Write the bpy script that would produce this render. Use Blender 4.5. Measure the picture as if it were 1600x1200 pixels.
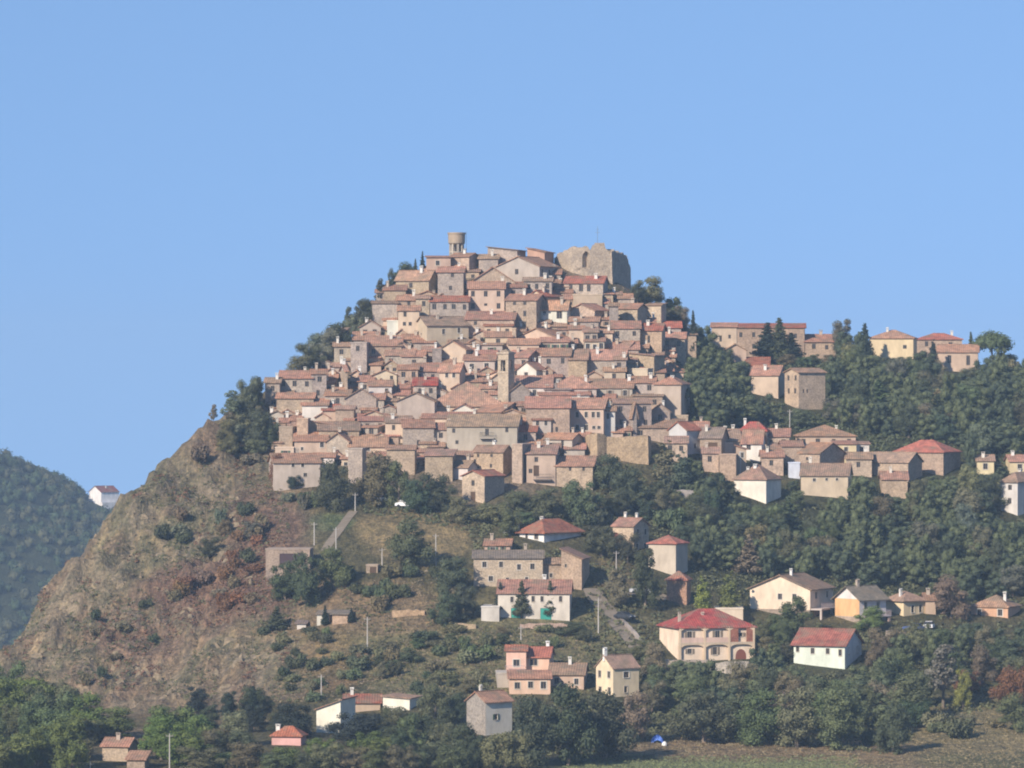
import bpy, math, random
import numpy as np

# ------------------------------------------------------------------ camera, sky, sun, exposure
sc = bpy.context.scene
for o in list(bpy.data.objects):
    bpy.data.objects.remove(o)
COL = sc.collection
R = math.radians
F, CX, CY = 7611.0, 800.0, 600.0          # focal length and centre of the photograph in its own pixels

cd = bpy.data.cameras.new('camera')
cam = bpy.data.objects.new('camera', cd)
COL.objects.link(cam)
cam.location = (0, 0, 0)
cam.rotation_euler = (R(90), 0, 0)
cd.sensor_width = 36.0
cd.lens = 36.0 * F / 1600.0
cd.clip_start = 1.0
cd.clip_end = 20000.0
sc.camera = cam

SUN_EL, SUN_AZ = 30.0, 38.0               # azimuth: degrees from straight behind the camera towards the left
world = bpy.data.worlds.new('World')
sc.world = world
world.use_nodes = True
wn, wl = world.node_tree.nodes, world.node_tree.links
sky = wn.new('ShaderNodeTexSky')
sky.sky_type = 'NISHITA'
sky.sun_disc = False
sky.sun_elevation = R(SUN_EL)
sky.sun_rotation = R(180 + SUN_AZ)
sky.altitude = 400
sky.air_density = 1.0
sky.dust_density = 0.0
sky.ozone_density = 3.7
bg = wn['Background']
bg.inputs['Strength'].default_value = 0.142
tc = wn.new('ShaderNodeTexCoord')
sx_ = wn.new('ShaderNodeSeparateXYZ')
ad = wn.new('ShaderNodeMath')
ad.operation = 'MULTIPLY_ADD'
ad.inputs[1].default_value = 0.64
ad.inputs[2].default_value = 0.28            # clear dry air: the blue comes down to the hills
cx3 = wn.new('ShaderNodeCombineXYZ')
wl.new(tc.outputs['Generated'], sx_.inputs[0])
wl.new(sx_.outputs['X'], cx3.inputs['X'])
wl.new(sx_.outputs['Y'], cx3.inputs['Y'])
wl.new(sx_.outputs['Z'], ad.inputs[0])
wl.new(ad.outputs[0], cx3.inputs['Z'])
wl.new(cx3.outputs[0], sky.inputs['Vector'])
wl.new(sky.outputs[0], bg.inputs['Color'])
HAZE = 0.00013

sd = bpy.data.lights.new('sun', 'SUN')
sd.energy = 5.0
sd.angle = R(0.53)
sd.color = (1.0, 0.885, 0.745)
sun = bpy.data.objects.new('sun', sd)
COL.objects.link(sun)
sun.rotation_euler = (R(90 - SUN_EL), 0, R(-SUN_AZ))
sun.location = (-300, -300, 400)

sc.view_settings.view_transform = 'Standard'
sc.view_settings.look = 'None'
sc.view_settings.exposure = 0.36
sc.view_settings.gamma = 1.0
sc.view_settings.use_curve_mapping = False
sc.cycles.filter_width = 2.0
sc.cycles.max_bounces = 5
sc.cycles.diffuse_bounces = 3
sc.cycles.volume_bounces = 0
sc.cycles.use_denoising = True
rng = random.Random(7)
nrg = np.random.default_rng(11)


# ------------------------------------------------------------------ materials
def mat(name):
    m = bpy.data.materials.new(name)
    m.use_nodes = True
    nt = m.node_tree
    b = nt.nodes['Principled BSDF']
    b.inputs['Roughness'].default_value = 0.9
    b.inputs['Specular IOR Level'].default_value = 0.2
    return m, nt.nodes, nt.links, b


def noise(n, scale, detail=4, rough=0.6, vec=None, l=None):
    t = n.new('ShaderNodeTexNoise')
    t.inputs['Scale'].default_value = scale
    t.inputs['Detail'].default_value = detail
    t.inputs['Roughness'].default_value = rough
    if vec is not None:
        l.new(vec, t.inputs['Vector'])
    return t


def ramp(n, l, src, stops):
    r = n.new('ShaderNodeValToRGB')
    e = r.color_ramp.elements
    while len(e) < len(stops):
        e.new(0.5)
    for q, (p, c) in zip(e, stops):
        q.position = p
        q.color = (c[0], c[1], c[2], 1) if not isinstance(c, (int, float)) else (c, c, c, 1)
    l.new(src, r.inputs['Fac'])
    return r.outputs['Color']


def mix(n, l, a, b, fac, mode='MIX'):
    m = n.new('ShaderNodeMix')
    m.data_type = 'RGBA'
    m.blend_type = mode
    for s, v in ((m.inputs[6], a), (m.inputs[7], b)):
        if hasattr(v, 'links'):
            l.new(v, s)
        else:
            s.default_value = (v[0], v[1], v[2], 1)
    if hasattr(fac, 'links'):
        l.new(fac, m.inputs[0])
    else:
        m.inputs[0].default_value = fac
    return m.outputs[2]


def scaled(n, l, src, s):
    mp = n.new('ShaderNodeMapping')
    mp.inputs['Scale'].default_value = s
    l.new(src, mp.inputs['Vector'])
    return mp.outputs[0]


def tinted(name, lo, hi, scale, streak=(1, 1, 1), bump=0.0, fine=None, hue=None, rough=0.9):
    """a surface in the object's own colour, broken up by two noises, with a little relief"""
    m, n, l, b = mat(name)
    oi = n.new('ShaderNodeObjectInfo')
    ge = n.new('ShaderNodeNewGeometry')
    v = scaled(n, l, ge.outputs['Position'], streak)
    n1 = noise(n, scale, 5, 0.65, v, l)
    c = mix(n, l, oi.outputs['Color'], ramp(n, l, n1.outputs['Fac'], [(0.3, lo), (0.7, hi)]), 1.0, 'MULTIPLY')
    if fine:
        n2 = noise(n, fine, 2, 0.6, v, l)
        c = mix(n, l, c, ramp(n, l, n2.outputs['Fac'], [(0.36, 0.76), (0.64, 1.2)]), 1.0, 'MULTIPLY')
    if hue:
        n3 = noise(n, 0.35, 3, 0.6, ge.outputs['Position'], l)
        f = ramp(n, l, n3.outputs['Fac'], [(0.48, 0), (0.68, 0.75)])
        c = mix(n, l, c, hue, f)
    l.new(c, b.inputs['Base Color'])
    b.inputs['Roughness'].default_value = rough
    if bump:
        bp = n.new('ShaderNodeBump')
        bp.inputs['Strength'].default_value = bump
        bp.inputs['Distance'].default_value = 0.12
        l.new((n2 if fine else n1).outputs['Fac'], bp.inputs['Height'])
        l.new(bp.outputs[0], b.inputs['Normal'])
    return m


M = {}
M['stone'] = tinted('rubble_stone', (0.66, 0.66, 0.67), (1.02, 1.00, 0.96), 0.5, fine=3.0, bump=0.5)
M['plaster'] = tinted('old_plaster', (0.68, 0.665, 0.65), (1.0, 0.99, 0.98), 0.55, streak=(1, 1, 0.5), fine=None, bump=0.0)
M['tile'] = tinted('terracotta_tile', (0.48, 0.52, 0.55), (1.2, 1.14, 1.05), 0.8, fine=3.6, bump=0.9, hue=(0.21, 0.165, 0.115))
# rows of curved tiles running down the slope
m = M['tile']
n, l = m.node_tree.nodes, m.node_tree.links
b = n['Principled BSDF']
tcn = n.new('ShaderNodeTexCoord')
so = n.new('ShaderNodeSeparateXYZ')
l.new(tcn.outputs['Object'], so.inputs[0])
sn = n.new('ShaderNodeSeparateXYZ')
l.new(tcn.outputs['Normal'], sn.inputs[0])


def math_(op, a, b_=None):
    q = n.new('ShaderNodeMath')
    q.operation = op
    for i, v in enumerate((a, b_)):
        if v is None:
            continue
        if hasattr(v, 'links'):
            l.new(v, q.inputs[i])
        else:
            q.inputs[i].default_value = v
    return q.outputs[0]


along = math_('GREATER_THAN', math_('ABSOLUTE', sn.outputs['X']), math_('ABSOLUTE', sn.outputs['Y']))
co_ = math_('ADD', math_('MULTIPLY', so.outputs['Y'], along), math_('MULTIPLY', so.outputs['X'], math_('SUBTRACT', 1.0, along)))
wv = math_('MULTIPLY_ADD', math_('SINE', math_('MULTIPLY', co_, 2 * math.pi / 0.44)), 0.5)
wv.node.inputs[2].default_value = 0.5
old = b.inputs['Base Color'].links[0].from_socket
l.new(mix(n, l, old, ramp(n, l, wv, [(0.0, 0.74), (0.8, 1.12)]), 1.0, 'MULTIPLY'), b.inputs['Base Color'])
M['bark'] = tinted('bark', (0.7, 0.7, 0.7), (1.2, 1.2, 1.2), 3.0)
M['paint'] = tinted('paint', (0.9, 0.9, 0.9), (1.05, 1.05, 1.05), 1.0, rough=0.5)
M['concrete'] = tinted('concrete', (0.75, 0.75, 0.75), (1.15, 1.15, 1.15), 0.8, streak=(1, 1, 0.4))
M['rock'] = tinted('rock', (0.5, 0.52, 0.5), (1.4, 1.35, 1.2), 0.7, fine=2.2, bump=0.9)
m, n, l, b = mat('window_glass')
b.inputs['Base Color'].default_value = (0.03, 0.032, 0.038, 1)
b.inputs['Roughness'].default_value = 0.25
b.inputs['Specular IOR Level'].default_value = 0.4
M['glass'] = m
m, n, l, b = mat('car_paint')
oi = n.new('ShaderNodeObjectInfo')
l.new(oi.outputs['Color'], b.inputs['Base Color'])
b.inputs['Roughness'].default_value = 0.3
b.inputs['Specular IOR Level'].default_value = 0.5
M['car'] = m

# foliage: the plant's own colour, lighter and darker leaves
m, n, l, b = mat('foliage')
oi = n.new('ShaderNodeObjectInfo')
ge = n.new('ShaderNodeNewGeometry')
n1 = noise(n, 0.55, 3, 0.6, ge.outputs['Position'], l)
n2 = noise(n, 3.0, 1, 0.5, ge.outputs['Position'], l)
c = mix(n, l, oi.outputs['Color'], ramp(n, l, n1.outputs['Fac'], [(0.3, (0.84, 0.85, 0.87)), (0.7, (1.22, 1.18, 1.12))]), 1.0, 'MULTIPLY')
c = mix(n, l, c, ramp(n, l, n2.outputs['Fac'], [(0.35, (0.82, 0.82, 0.82)), (0.65, (1.2, 1.2, 1.18))]), 1.0, 'MULTIPLY')
l.new(c, b.inputs['Base Color'])
b.inputs['Roughness'].default_value = 0.75
M['leaf'] = m

# ground: colour of the soil and growth comes with the mesh, grain and tufts from noise
m, n, l, b = mat('ground_cover')
at = n.new('ShaderNodeAttribute')
at.attribute_name = 'soil'
ge = n.new('ShaderNodeNewGeometry')
n1 = noise(n, 0.22, 6, 0.7, ge.outputs['Position'], l)
n2 = noise(n, 1.3, 4, 0.65, ge.outputs['Position'], l)
c = mix(n, l, at.outputs['Color'], ramp(n, l, n1.outputs['Fac'], [(0.3, (0.54, 0.57, 0.54)), (0.7, (1.12, 1.06, 1.0))]), 1.0, 'MULTIPLY')
c = mix(n, l, c, ramp(n, l, n2.outputs['Fac'], [(0.35, (0.6, 0.63, 0.6)), (0.65, (1.35, 1.3, 1.25))]), 1.0, 'MULTIPLY')
v3 = scaled(n, l, ge.outputs['Position'], (1.0, 0.4, 0.4))
n3 = noise(n, 0.85, 5, 0.7, v3, l)
c = mix(n, l, c, ramp(n, l, n3.outputs['Fac'], [(0.36, (0.66, 0.65, 0.66)), (0.52, (1.0, 1.0, 1.0)), (0.66, (1.45, 1.38, 1.25))]), 1.0, 'MULTIPLY')
l.new(c, b.inputs['Base Color'])
bp = n.new('ShaderNodeBump')
bp.inputs['Strength'].default_value = 0.8
bp.inputs['Distance'].default_value = 0.4
l.new(n2.outputs['Fac'], bp.inputs['Height'])
bp2 = n.new('ShaderNodeBump')
bp2.inputs['Strength'].default_value = 0.9
bp2.inputs['Distance'].default_value = 1.3
l.new(n3.outputs['Fac'], bp2.inputs['Height'])
l.new(bp.outputs[0], bp2.inputs['Normal'])
l.new(bp2.outputs[0], b.inputs['Normal'])
M['ground'] = m


# ------------------------------------------------------------------ helpers
class MB:
    """collects faces and builds them as one mesh"""
    def __init__(self):
        self.v, self.f, self.mi = [], [], []

    def poly(self, pts, mi=0):
        k = len(self.v)
        self.v += [tuple(p) for p in pts]
        self.f.append(tuple(range(k, k + len(pts))))
        self.mi.append(mi)

    def box(self, x0, x1, y0, y1, z0, z1, mi=0):
        k = len(self.v)
        self.v += [(x, y, z) for z in (z0, z1) for (x, y) in ((x0, y0), (x1, y0), (x1, y1), (x0, y1))]
        for q in ((0, 3, 2, 1), (4, 5, 6, 7), (0, 1, 5, 4), (1, 2, 6, 5), (2, 3, 7, 6), (3, 0, 4, 7)):
            self.f.append(tuple(k + i for i in q))
            self.mi.append(mi)

    def solid(self, top, t, mi=0):
        """slab: polygon `top` thickened downwards by t"""
        k, m_ = len(self.v), len(top)
        self.v += [tuple(p) for p in top] + [(p[0], p[1], p[2] - t) for p in top]
        self.f.append(tuple(range(k, k + m_)))
        self.f.append(tuple(reversed(range(k + m_, k + 2 * m_))))
        self.mi += [mi, mi]
        for i in range(m_):
            j = (i + 1) % m_
            self.f.append((k + i, k + m_ + i, k + m_ + j, k + j))
            self.mi.append(mi)

    def tube(self, pts, rad, sides=6, mi=0, cap=True):
        k = len(self.v)
        for (x, y, z), r in zip(pts, rad):
            for s in range(sides):
                a = 2 * math.pi * s / sides
                self.v.append((x + r * math.cos(a), y + r * math.sin(a), z))
        for i in range(len(pts) - 1):
            for s in range(sides):
                t = (s + 1) % sides
                self.f.append((k + i * sides + s, k + i * sides + t, k + (i + 1) * sides + t, k + (i + 1) * sides + s))
                self.mi.append(mi)
        if cap:
            self.f.append(tuple(reversed(range(k, k + sides))))
            e = k + (len(pts) - 1) * sides
            self.f.append(tuple(range(e, e + sides)))
            self.mi += [mi, mi]

    def mesh(self, name, mats):
        me = bpy.data.meshes.new(name)
        me.from_pydata(self.v, [], self.f)
        for x in mats:
            me.materials.append(x)
        if len(mats) > 1:
            me.polygons.foreach_set('material_index', self.mi)
        me.update()
        return me


def link(name, data, parent=None, color=None, loc=None, rz=None, scale=None):
    o = bpy.data.objects.new(name, data)
    COL.objects.link(o)
    if parent is not None:
        o.parent = parent
    if color is not None:
        o.color = (color[0], color[1], color[2], 1)
    if loc is not None:
        o.location = loc
    if rz is not None:
        o.rotation_euler = (0, 0, rz)
    if scale is not None:
        o.scale = scale
    return o


def tag(o, label=None, cat=None, group=None, kind=None):
    if label: o['label'] = label
    if cat: o['category'] = cat
    if group: o['group'] = group
    if kind: o['kind'] = kind
    return o


def vary(c, a=0.08, h=0.03):
    k = 1 + rng.uniform(-a, a)
    return tuple(max(0.0, x * k * (1 + rng.uniform(-h, h))) for x in c)


def hash2(i, j, s):
    h = (i * 374761393 + j * 668265263 + s * 1442695041) & 0xFFFFFFFF
    h = ((h ^ (h >> 13)) * 1274126177) & 0xFFFFFFFF
    return ((h ^ (h >> 16)) & 0xFFFF) / 65535.0


def vnoise(x, y, s=0):
    i, j = np.floor(x).astype(np.int64), np.floor(y).astype(np.int64)
    u, v = x - i, y - j
    u, v = u * u * (3 - 2 * u), v * v * (3 - 2 * v)
    a, b_, c_, d = hash2(i, j, s), hash2(i + 1, j, s), hash2(i, j + 1, s), hash2(i + 1, j + 1, s)
    return (a * (1 - u) + b_ * u) * (1 - v) + (c_ * (1 - u) + d * u) * v


def fbm(x, y, s=0, o=4):
    t, a, k = 0, 1.0, 0
    for q in range(o):
        t = t + a * vnoise(x * 2 ** q, y * 2 ** q, s + q)
        k += a
        a *= 0.5
    return t / k - 0.5


# ------------------------------------------------------------------ the ground
CTRL = [(-150,1228,735),(300,1228,735),(800,1226,735),(1300,1222,740),(1750,1215,745),
 (0,1190,760),(300,1185,765),(600,1190,765),(900,1195,770),(1200,1195,778),(1590,1195,778),(1750,1190,780),
 (-100,1120,840),(30,1110,850),(150,1100,862),(300,1110,845),(450,1110,832),(600,1100,825),(750,1110,818),(900,1110,820),(1050,1130,818),(1200,1140,815),(1400,1150,812),(1590,1120,825),
 (60,1040,888),(200,1030,886),(350,1030,876),(500,1020,864),(650,1020,860),(800,1040,850),(950,1050,850),(1100,1045,858),(1300,1045,860),(1500,1040,862),(1680,1040,865),
 (100,940,918),(200,930,914),(300,930,908),(420,920,899),(550,910,894),(700,930,888),(850,940,885),(1000,940,890),(1150,960,893),(1300,965,893),(1450,965,895),(1660,965,898),
 (170,860,935),(280,850,935),(380,840,930),(480,840,925),(600,820,926),(700,850,916),(850,850,915),(1000,870,918),(1150,880,928),(1350,880,935),(1660,880,940),
 (300,770,958),(400,770,952),(480,780,946),(600,795,940),(720,790,940),(850,780,945),(1000,785,948),(1150,785,955),(1300,780,965),(1450,780,970),(1660,790,975),
 (380,700,978),(440,720,970),(560,720,967),(700,720,966),(850,720,968),(1000,720,974),(1150,720,985),(1300,720,995),(1450,720,1000),(1660,740,1000),
 (440,650,991),(560,650,989),(700,650,988),(850,650,990),(1000,650,995),(1100,650,1015),(1250,650,1030),(1400,660,1030),(1660,660,1035),
 (600,600,1005),(750,600,1004),(900,600,1006),(1020,600,1010),(1100,600,1045),(1250,610,1060),(1400,610,1070),(1660,610,1080),
 (600,540,1024),(750,540,1022),(900,540,1024),(1020,540,1030),(1080,545,1060),(1110,562,1085),(1180,562,1090),(1300,560,1105),(1450,575,1105),(1660,588,1110),
 (650,480,1042),(780,480,1040),(900,480,1042),(1000,490,1045),(1050,492,1065),
 (720,430,1054),(800,420,1057),(900,440,1055),(980,462,1055),
 (700,408,1066),(800,404,1068),(900,420,1066),(960,440,1064)]
RIDGE = [(-100,1110,885),(0,1012,905),(90,890,930),(185,786,950),(240,736,962),(280,692,970),(320,656,979),(370,630,990),(410,614,1000),(470,592,1010),(515,550,1027),(580,486,1042),(640,446,1053)]


def P(px, py, Y):
    return ((px - CX) / F * Y, Y, (CY - py) / F * Y)


pts = [P(*c) for c in CTRL]
for c in RIDGE:
    x, y, z = P(*c)
    pts += [(x, y, z), (x - 8, y + 26, z - 20), (x - 25, y + 70, z - 62), (x - 60, y + 150, z - 105)]
for px_, Y_, z_ in [(700,1085,24),(800,1092,24),(900,1090,22),(960,1082,17)]:
    pts.append(((px_ - CX) / F * Y_, Y_, z_))
    pts.append(((px_ - CX) / F * Y_, Y_ + 45, z_ - 22))
    pts.append(((px_ - CX) / F * Y_, Y_ + 110, z_ - 70))
for px_ in (1110, 1250, 1400, 1600, 1800):
    x, y, z = P(px_, 570 + (px_ - 1110) * 0.03, 1112)
    pts += [(x, 1140, z - 4), (x, 1220, z - 28), (x + 30, 1330, -95)]
for x_ in (-420, -300, 330, 460):
    for y_ in (740, 900, 1050, 1300):
        pts.append((x_, y_, {-420: -118, -300: -108, 330: -40, 460: -60}[x_] + (0 if y_ < 1200 else -45)))
PT = np.array(pts)
SC = 100.0
A_ = PT[:, :2] / SC
D_ = np.sqrt(((A_[:, None] - A_[None]) ** 2).sum(-1))
n_ = len(PT)
K_ = np.zeros((n_ + 3, n_ + 3))
K_[:n_, :n_] = D_ + np.eye(n_) * 0.004
K_[:n_, n_:] = np.c_[np.ones(n_), A_]
K_[n_:, :n_] = K_[:n_, n_:].T
W_ = np.linalg.solve(K_, np.r_[PT[:, 2], 0, 0, 0])


def smooth(e0, e1, x):
    t = np.clip((x - e0) / (e1 - e0), 0, 1)
    return t * t * (3 - 2 * t)


def base_z(x, y):
    near = -2.2 - 60 * (1 - np.exp(-np.maximum(y, 0) / 160.0)) + np.where(y < 0, y * 0.02, 0)
    return near * (1 - smooth(1000, 1350, y)) + -150 * smooth(1000, 1350, y)


def terrain(x, y):
    x, y = np.asarray(x, float), np.asarray(y, float)
    sh = x.shape
    xf, yf = x.ravel(), y.ravel()
    z = base_z(xf, yf)
    wgt = smooth(715, 745, yf) * (1 - smooth(1240, 1330, yf)) * (1 - smooth(300, 440, np.abs(xf)))
    k = np.nonzero(wgt > 0)[0]
    for q in range(0, len(k), 20000):
        i = k[q:q + 20000]
        a = np.c_[xf[i], yf[i]] / SC
        d = np.sqrt(((a[:, None] - A_[None]) ** 2).sum(-1))
        t = d @ W_[:n_] + W_[n_] + a @ W_[n_ + 1:]
        # crags on the bare flank, lumps elsewhere
        px_ = CX + xf[i] / yf[i] * F
        py_ = CY - t / yf[i] * F
        crag = (1 - smooth(330, 470, px_)) * smooth(-0.2, 0.3, (py_ - 560) / 400) * smooth(835, 870, yf[i])
        rid = 1 - np.abs(fbm(xf[i] / 9, yf[i] / 14, 3, 4)) * 4
        t = t + crag * (rid * 1.7 - 1.1 + fbm(xf[i] / 3.0, yf[i] / 7.0, 9, 4) * 3.0 + (.35 - np.abs(fbm(xf[i] / 2.6, yf[i] / 8.0, 29, 3)) * 3.5) * 1.6)
        t = t + (1 - crag) * (fbm(xf[i] / 14, yf[i] / 14, 5, 3) * 1.0)
        z[i] = z[i] * (1 - wgt[i]) + t * wgt[i]
    far = 1 - wgt
    z = z + far * smooth(1400, 2200, yf) * fbm(xf / 300, yf / 300, 21, 3) * 30
    return z.reshape(sh)


def lines(a, b_, fine0, fine1, step, grow=1.22):
    g = list(np.arange(fine0, fine1 + step * 0.5, step))
    s = step
    while g[-1] < b_:
        s *= grow
        g.append(min(b_, g[-1] + s))
    s = step
    while g[0] > a:
        s *= grow
        g.insert(0, max(a, g[0] - s))
    return np.array(g)


GX = lines(-3000, 3000, -122, 126, 0.95)
GY = lines(-600, 4200, 742, 1135, 0.95)
XX, YY = np.meshgrid(GX, GY)
ZZ = terrain(XX, YY)


def ground_z(x, y):
    i = min(max(int(np.searchsorted(GX, x)) - 1, 0), len(GX) - 2)
    j = min(max(int(np.searchsorted(GY, y)) - 1, 0), len(GY) - 2)
    u = (x - GX[i]) / (GX[i + 1] - GX[i])
    v = (y - GY[j]) / (GY[j + 1] - GY[j])
    return float((ZZ[j, i] * (1 - u) + ZZ[j, i + 1] * u) * (1 - v) + (ZZ[j + 1, i] * (1 - u) + ZZ[j + 1, i + 1] * u) * v)


def hit(px, py, y0=745.0, y1=1160.0):
    """where the line of sight through a point of the photograph meets the ground"""
    best, by = 1e9, y0
    y = y0
    while y < y1:
        g = (CY - py) / F * y - ground_z((px - CX) / F * y, y)
        if g <= 0:
            y -= 3.0
            while y < y1:
                y += 0.5
                if (CY - py) / F * y <= ground_z((px - CX) / F * y, y):
                    break
            return (px - CX) / F * y, y, (CY - py) / F * y
        if g < best:
            best, by = g, y
        y += 3.0
    return (px - CX) / F * by, by, (CY - py) / F * by


# colour of soil and growth
PXX = CX + XX / np.maximum(YY, 1) * F
PYY = CY - ZZ / np.maximum(YY, 1) * F
soil = np.zeros(XX.shape + (4,), np.float32)
soil[..., :3] = (0.115, 0.105, 0.055)
soil[..., 3] = 1


def zone(cx, cy, rx, ry, col, k=1.0, s=31, edge=0.35):
    d = ((PXX - cx) / rx) ** 2 + ((PYY - cy) / ry) ** 2 + fbm(XX / 7, YY / 7, s, 4) * 1.6
    w = (1 - smooth(1 - edge, 1 + edge, d)) * k * (YY > 730) * (YY < 1250)
    soil[..., :3] = soil[..., :3] * (1 - w[..., None]) + np.array(col, np.float32) * w[..., None]
zone(1330, 640, 320, 130, (0.070, 0.075, 0.036))
zone(1330, 850, 320, 110, (0.062, 0.068, 0.034))
zone(1250, 1080, 360, 100, (0.075, 0.078, 0.038))
zone(740, 580, 330, 190, (0.24, 0.19, 0.14))
zone(760, 1010, 240, 80, (0.20, 0.182, 0.098))
zone(210, 880, 250, 290, (0.215, 0.160, 0.098))
zone(150, 930, 170, 150, (0.245, 0.200, 0.130), 0.8, 44)
zone(260, 800, 120, 90, (0.150, 0.150, 0.075), 0.8, 51, 0.7)
zone(160, 880, 100, 60, (0.165, 0.165, 0.085), 0.8, 57, 0.7)
zone(330, 930, 140, 60, (0.165, 0.085, 0.055), 0.85, 61, 0.6)
zone(400, 830, 70, 110, (0.160, 0.085, 0.055), 0.7, 63, 0.6)
zone(400, 690, 60, 70, (0.15, 0.11, 0.07), 0.7, 64, 0.6)
zone(330, 1040, 230, 62, (0.245, 0.170, 0.098), 0.9, 66, 0.5)
zone(440, 1000, 110, 60, (0.255, 0.190, 0.095), 0.7, 68, 0.6)
zone(570, 950, 130, 40, (0.25, 0.182, 0.115), 0.9, 70, 0.5)
zone(650, 840, 90, 48, (0.255, 0.200, 0.108), 1.0, 72, 0.4)
zone(515, 815, 34, 15, (0.105, 0.130, 0.062), 1.0, 74, 0.4)
zone(1330, 1175, 340, 26, (0.27, 0.20, 0.125), 0.95, 76, 0.4)
zone(1540, 1150, 130, 60, (0.25, 0.21, 0.118), 0.9, 78, 0.5)
zone(1130, 1208, 260, 20, (0.21, 0.235, 0.125), 1.0, 80, 0.5)
zone(1560, 1190, 120, 14, (0.14, 0.14, 0.07), 0.8, 82, 0.5)
zone(960, 900, 40, 30, (0.19, 0.15, 0.09), 0.7, 84, 0.5)
# the bare flank: pale rock ribs, grass in the hollows, brown soil, each in patches running down the slope
cl = (1 - smooth(430, 520, PXX + fbm(XX / 10, YY / 10, 90, 3) * 80)) * smooth(600, 660, PYY) * (YY > 840) * (YY < 1060)
n_a = fbm(XX / 3.2, YY / 9.0, 91, 4)
n_b = fbm(XX / 6.0, YY / 8.0, 95, 4)
n_c = fbm(XX / 2.0, YY / 4.0, 99, 3)
for arr, lo_, hi_, col_, k_ in ((n_b, .02, .12, (.120, .125, .060), .8), (-n_b, .06, .16, (.165, .10, .062), .75), (n_a, .08, .15, (.32, .26, .18), .7), (-n_a, .10, .17, (.10, .085, .055), .8), (n_c, .12, .2, (.31, .225, .11), .5)):
    w_1 = (cl * smooth(lo_, hi_, arr) * k_)[..., None]
    soil[..., :3] = soil[..., :3] * (1 - w_1) + np.array(col_, np.float32) * w_1
w_1 = (cl * .38)[..., None]
soil[..., :3] = (soil[..., :3] * (1 - w_1) + np.array([.25, .208, .168], np.float32) * w_1) * (1 + cl[..., None] * .06)
zone(345, 925, 130, 46, (0.19, 0.115, 0.085), 0.8, 161, 0.6)
zone(410, 850, 60, 80, (0.19, 0.115, 0.085), 0.75, 163, 0.6)
zone(215, 1000, 90, 30, (0.20, 0.13, 0.10), 0.6, 165, 0.6)
far_ = (YY > 1250)
soil[far_, :3] = (0.05, 0.065, 0.03)

nx, ny = len(GX), len(GY)
idx = np.arange(nx * ny).reshape(ny, nx)
quads = np.stack([idx[:-1, :-1], idx[:-1, 1:], idx[1:, 1:], idx[1:, :-1]], -1).reshape(-1, 4)


def grid_mesh(name, V, Q):
    me = bpy.data.meshes.new(name)
    me.vertices.add(len(V))
    me.vertices.foreach_set('co', np.asarray(V, np.float32).ravel())
    k = Q.shape[1]
    me.loops.add(Q.size)
    me.loops.foreach_set('vertex_index', Q.astype(np.int32).ravel())
    me.polygons.add(len(Q))
    me.polygons.foreach_set('loop_start', np.arange(0, Q.size, k, dtype=np.int32))
    me.update(calc_edges=True)
    return me


gm = grid_mesh('ground', np.stack([XX, YY, ZZ], -1).reshape(-1, 3), quads)
ca = gm.attributes.new('soil', 'FLOAT_COLOR', 'POINT')
ca.data.foreach_set('color', soil.reshape(-1))
gm.materials.append(M['ground'])
gm.polygons.foreach_set('use_smooth', np.ones(len(quads), bool))
tag(link('ground', gm), kind='structure')

# ------------------------------------------------------------------ house builder
WALL = {'T': ('stone', (0.47, 0.365, 0.272), 'tan stone'), 'G': ('stone', (0.42, 0.35, 0.292), 'grey stone'),
        'B': ('stone', (0.42, 0.32, 0.235), 'brown stone'), 'O': ('stone', (0.47, 0.35, 0.24), 'ochre stone'),
        'L': ('plaster', (0.50, 0.425, 0.36), 'pale grey'), 'C': ('plaster', (0.60, 0.475, 0.355), 'cream'),
        'W': ('plaster', (0.68, 0.64, 0.57), 'white'), 'P': ('plaster', (0.55, 0.41, 0.31), 'pinkish'),
        'Y': ('plaster', (0.73, 0.59, 0.37), 'yellow'), 'A': ('plaster', (0.78, 0.50, 0.39), 'apricot'),
        'R': ('plaster', (0.66, 0.39, 0.35), 'pink'), 'M': ('plaster', (0.70, 0.77, 0.62), 'mint'),
        'K': ('stone', (0.33, 0.275, 0.235), 'shade-darkened grey stone'), 'D': ('plaster', (0.72, 0.42, 0.20), 'orange')}  # K: grey stone darkened, the shade on those fronts put into its colour
TILE = {'r': (0.43, 0.235, 0.165), 'b': (0.41, 0.155, 0.105), 'n': (0.38, 0.245, 0.178), 'g': (0.25, 0.20, 0.17), 'o': (0.47, 0.270, 0.185)}
TILEW = {'r': 'red tile', 'b': 'bright red', 'n': 'brown tile', 'g': 'grey-brown', 'o': 'orange tile'}

wm = MB()
wm.box(-0.5, 0.5, -0.03, 0.03, 0.0, 1.0, 0)
for a, b_ in ((-0.5, -0.40), (-0.05, 0.05), (0.40, 0.5)):
    wm.box(a, b_, -0.07, -0.03, 0.0, 1.0, 1)
wm.box(-0.40, -0.05, -0.065, -0.03, 0.92, 1.0, 1)
wm.box(0.05, 0.40, -0.065, -0.03, 0.92, 1.0, 1)
wm.box(-0.40, -0.05, -0.065, -0.03, 0.0, 0.06, 1)
wm.box(0.05, 0.40, -0.065, -0.03, 0.0, 0.06, 1)
m, n, l, b = mat('window_frame')
b.inputs['Base Color'].default_value = (0.20, 0.16, 0.12, 1)
M['frame'] = m
WIN = wm.mesh('window', [M['glass'], M['frame']])
dm = MB()
dm.box(-0.5, 0.5, -0.05, 0.02, 0.0, 1.0)
for k in range(4):
    dm.box(-0.44 + k * 0.23, -0.25 + k * 0.23, -0.075, -0.05, 0.04, 0.96)
DOOR = dm.mesh('door', [M['paint']])
sm = MB()
sm.box(-0.5, 0.5, -0.04, 0.0, 0.0, 1.0)
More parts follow.
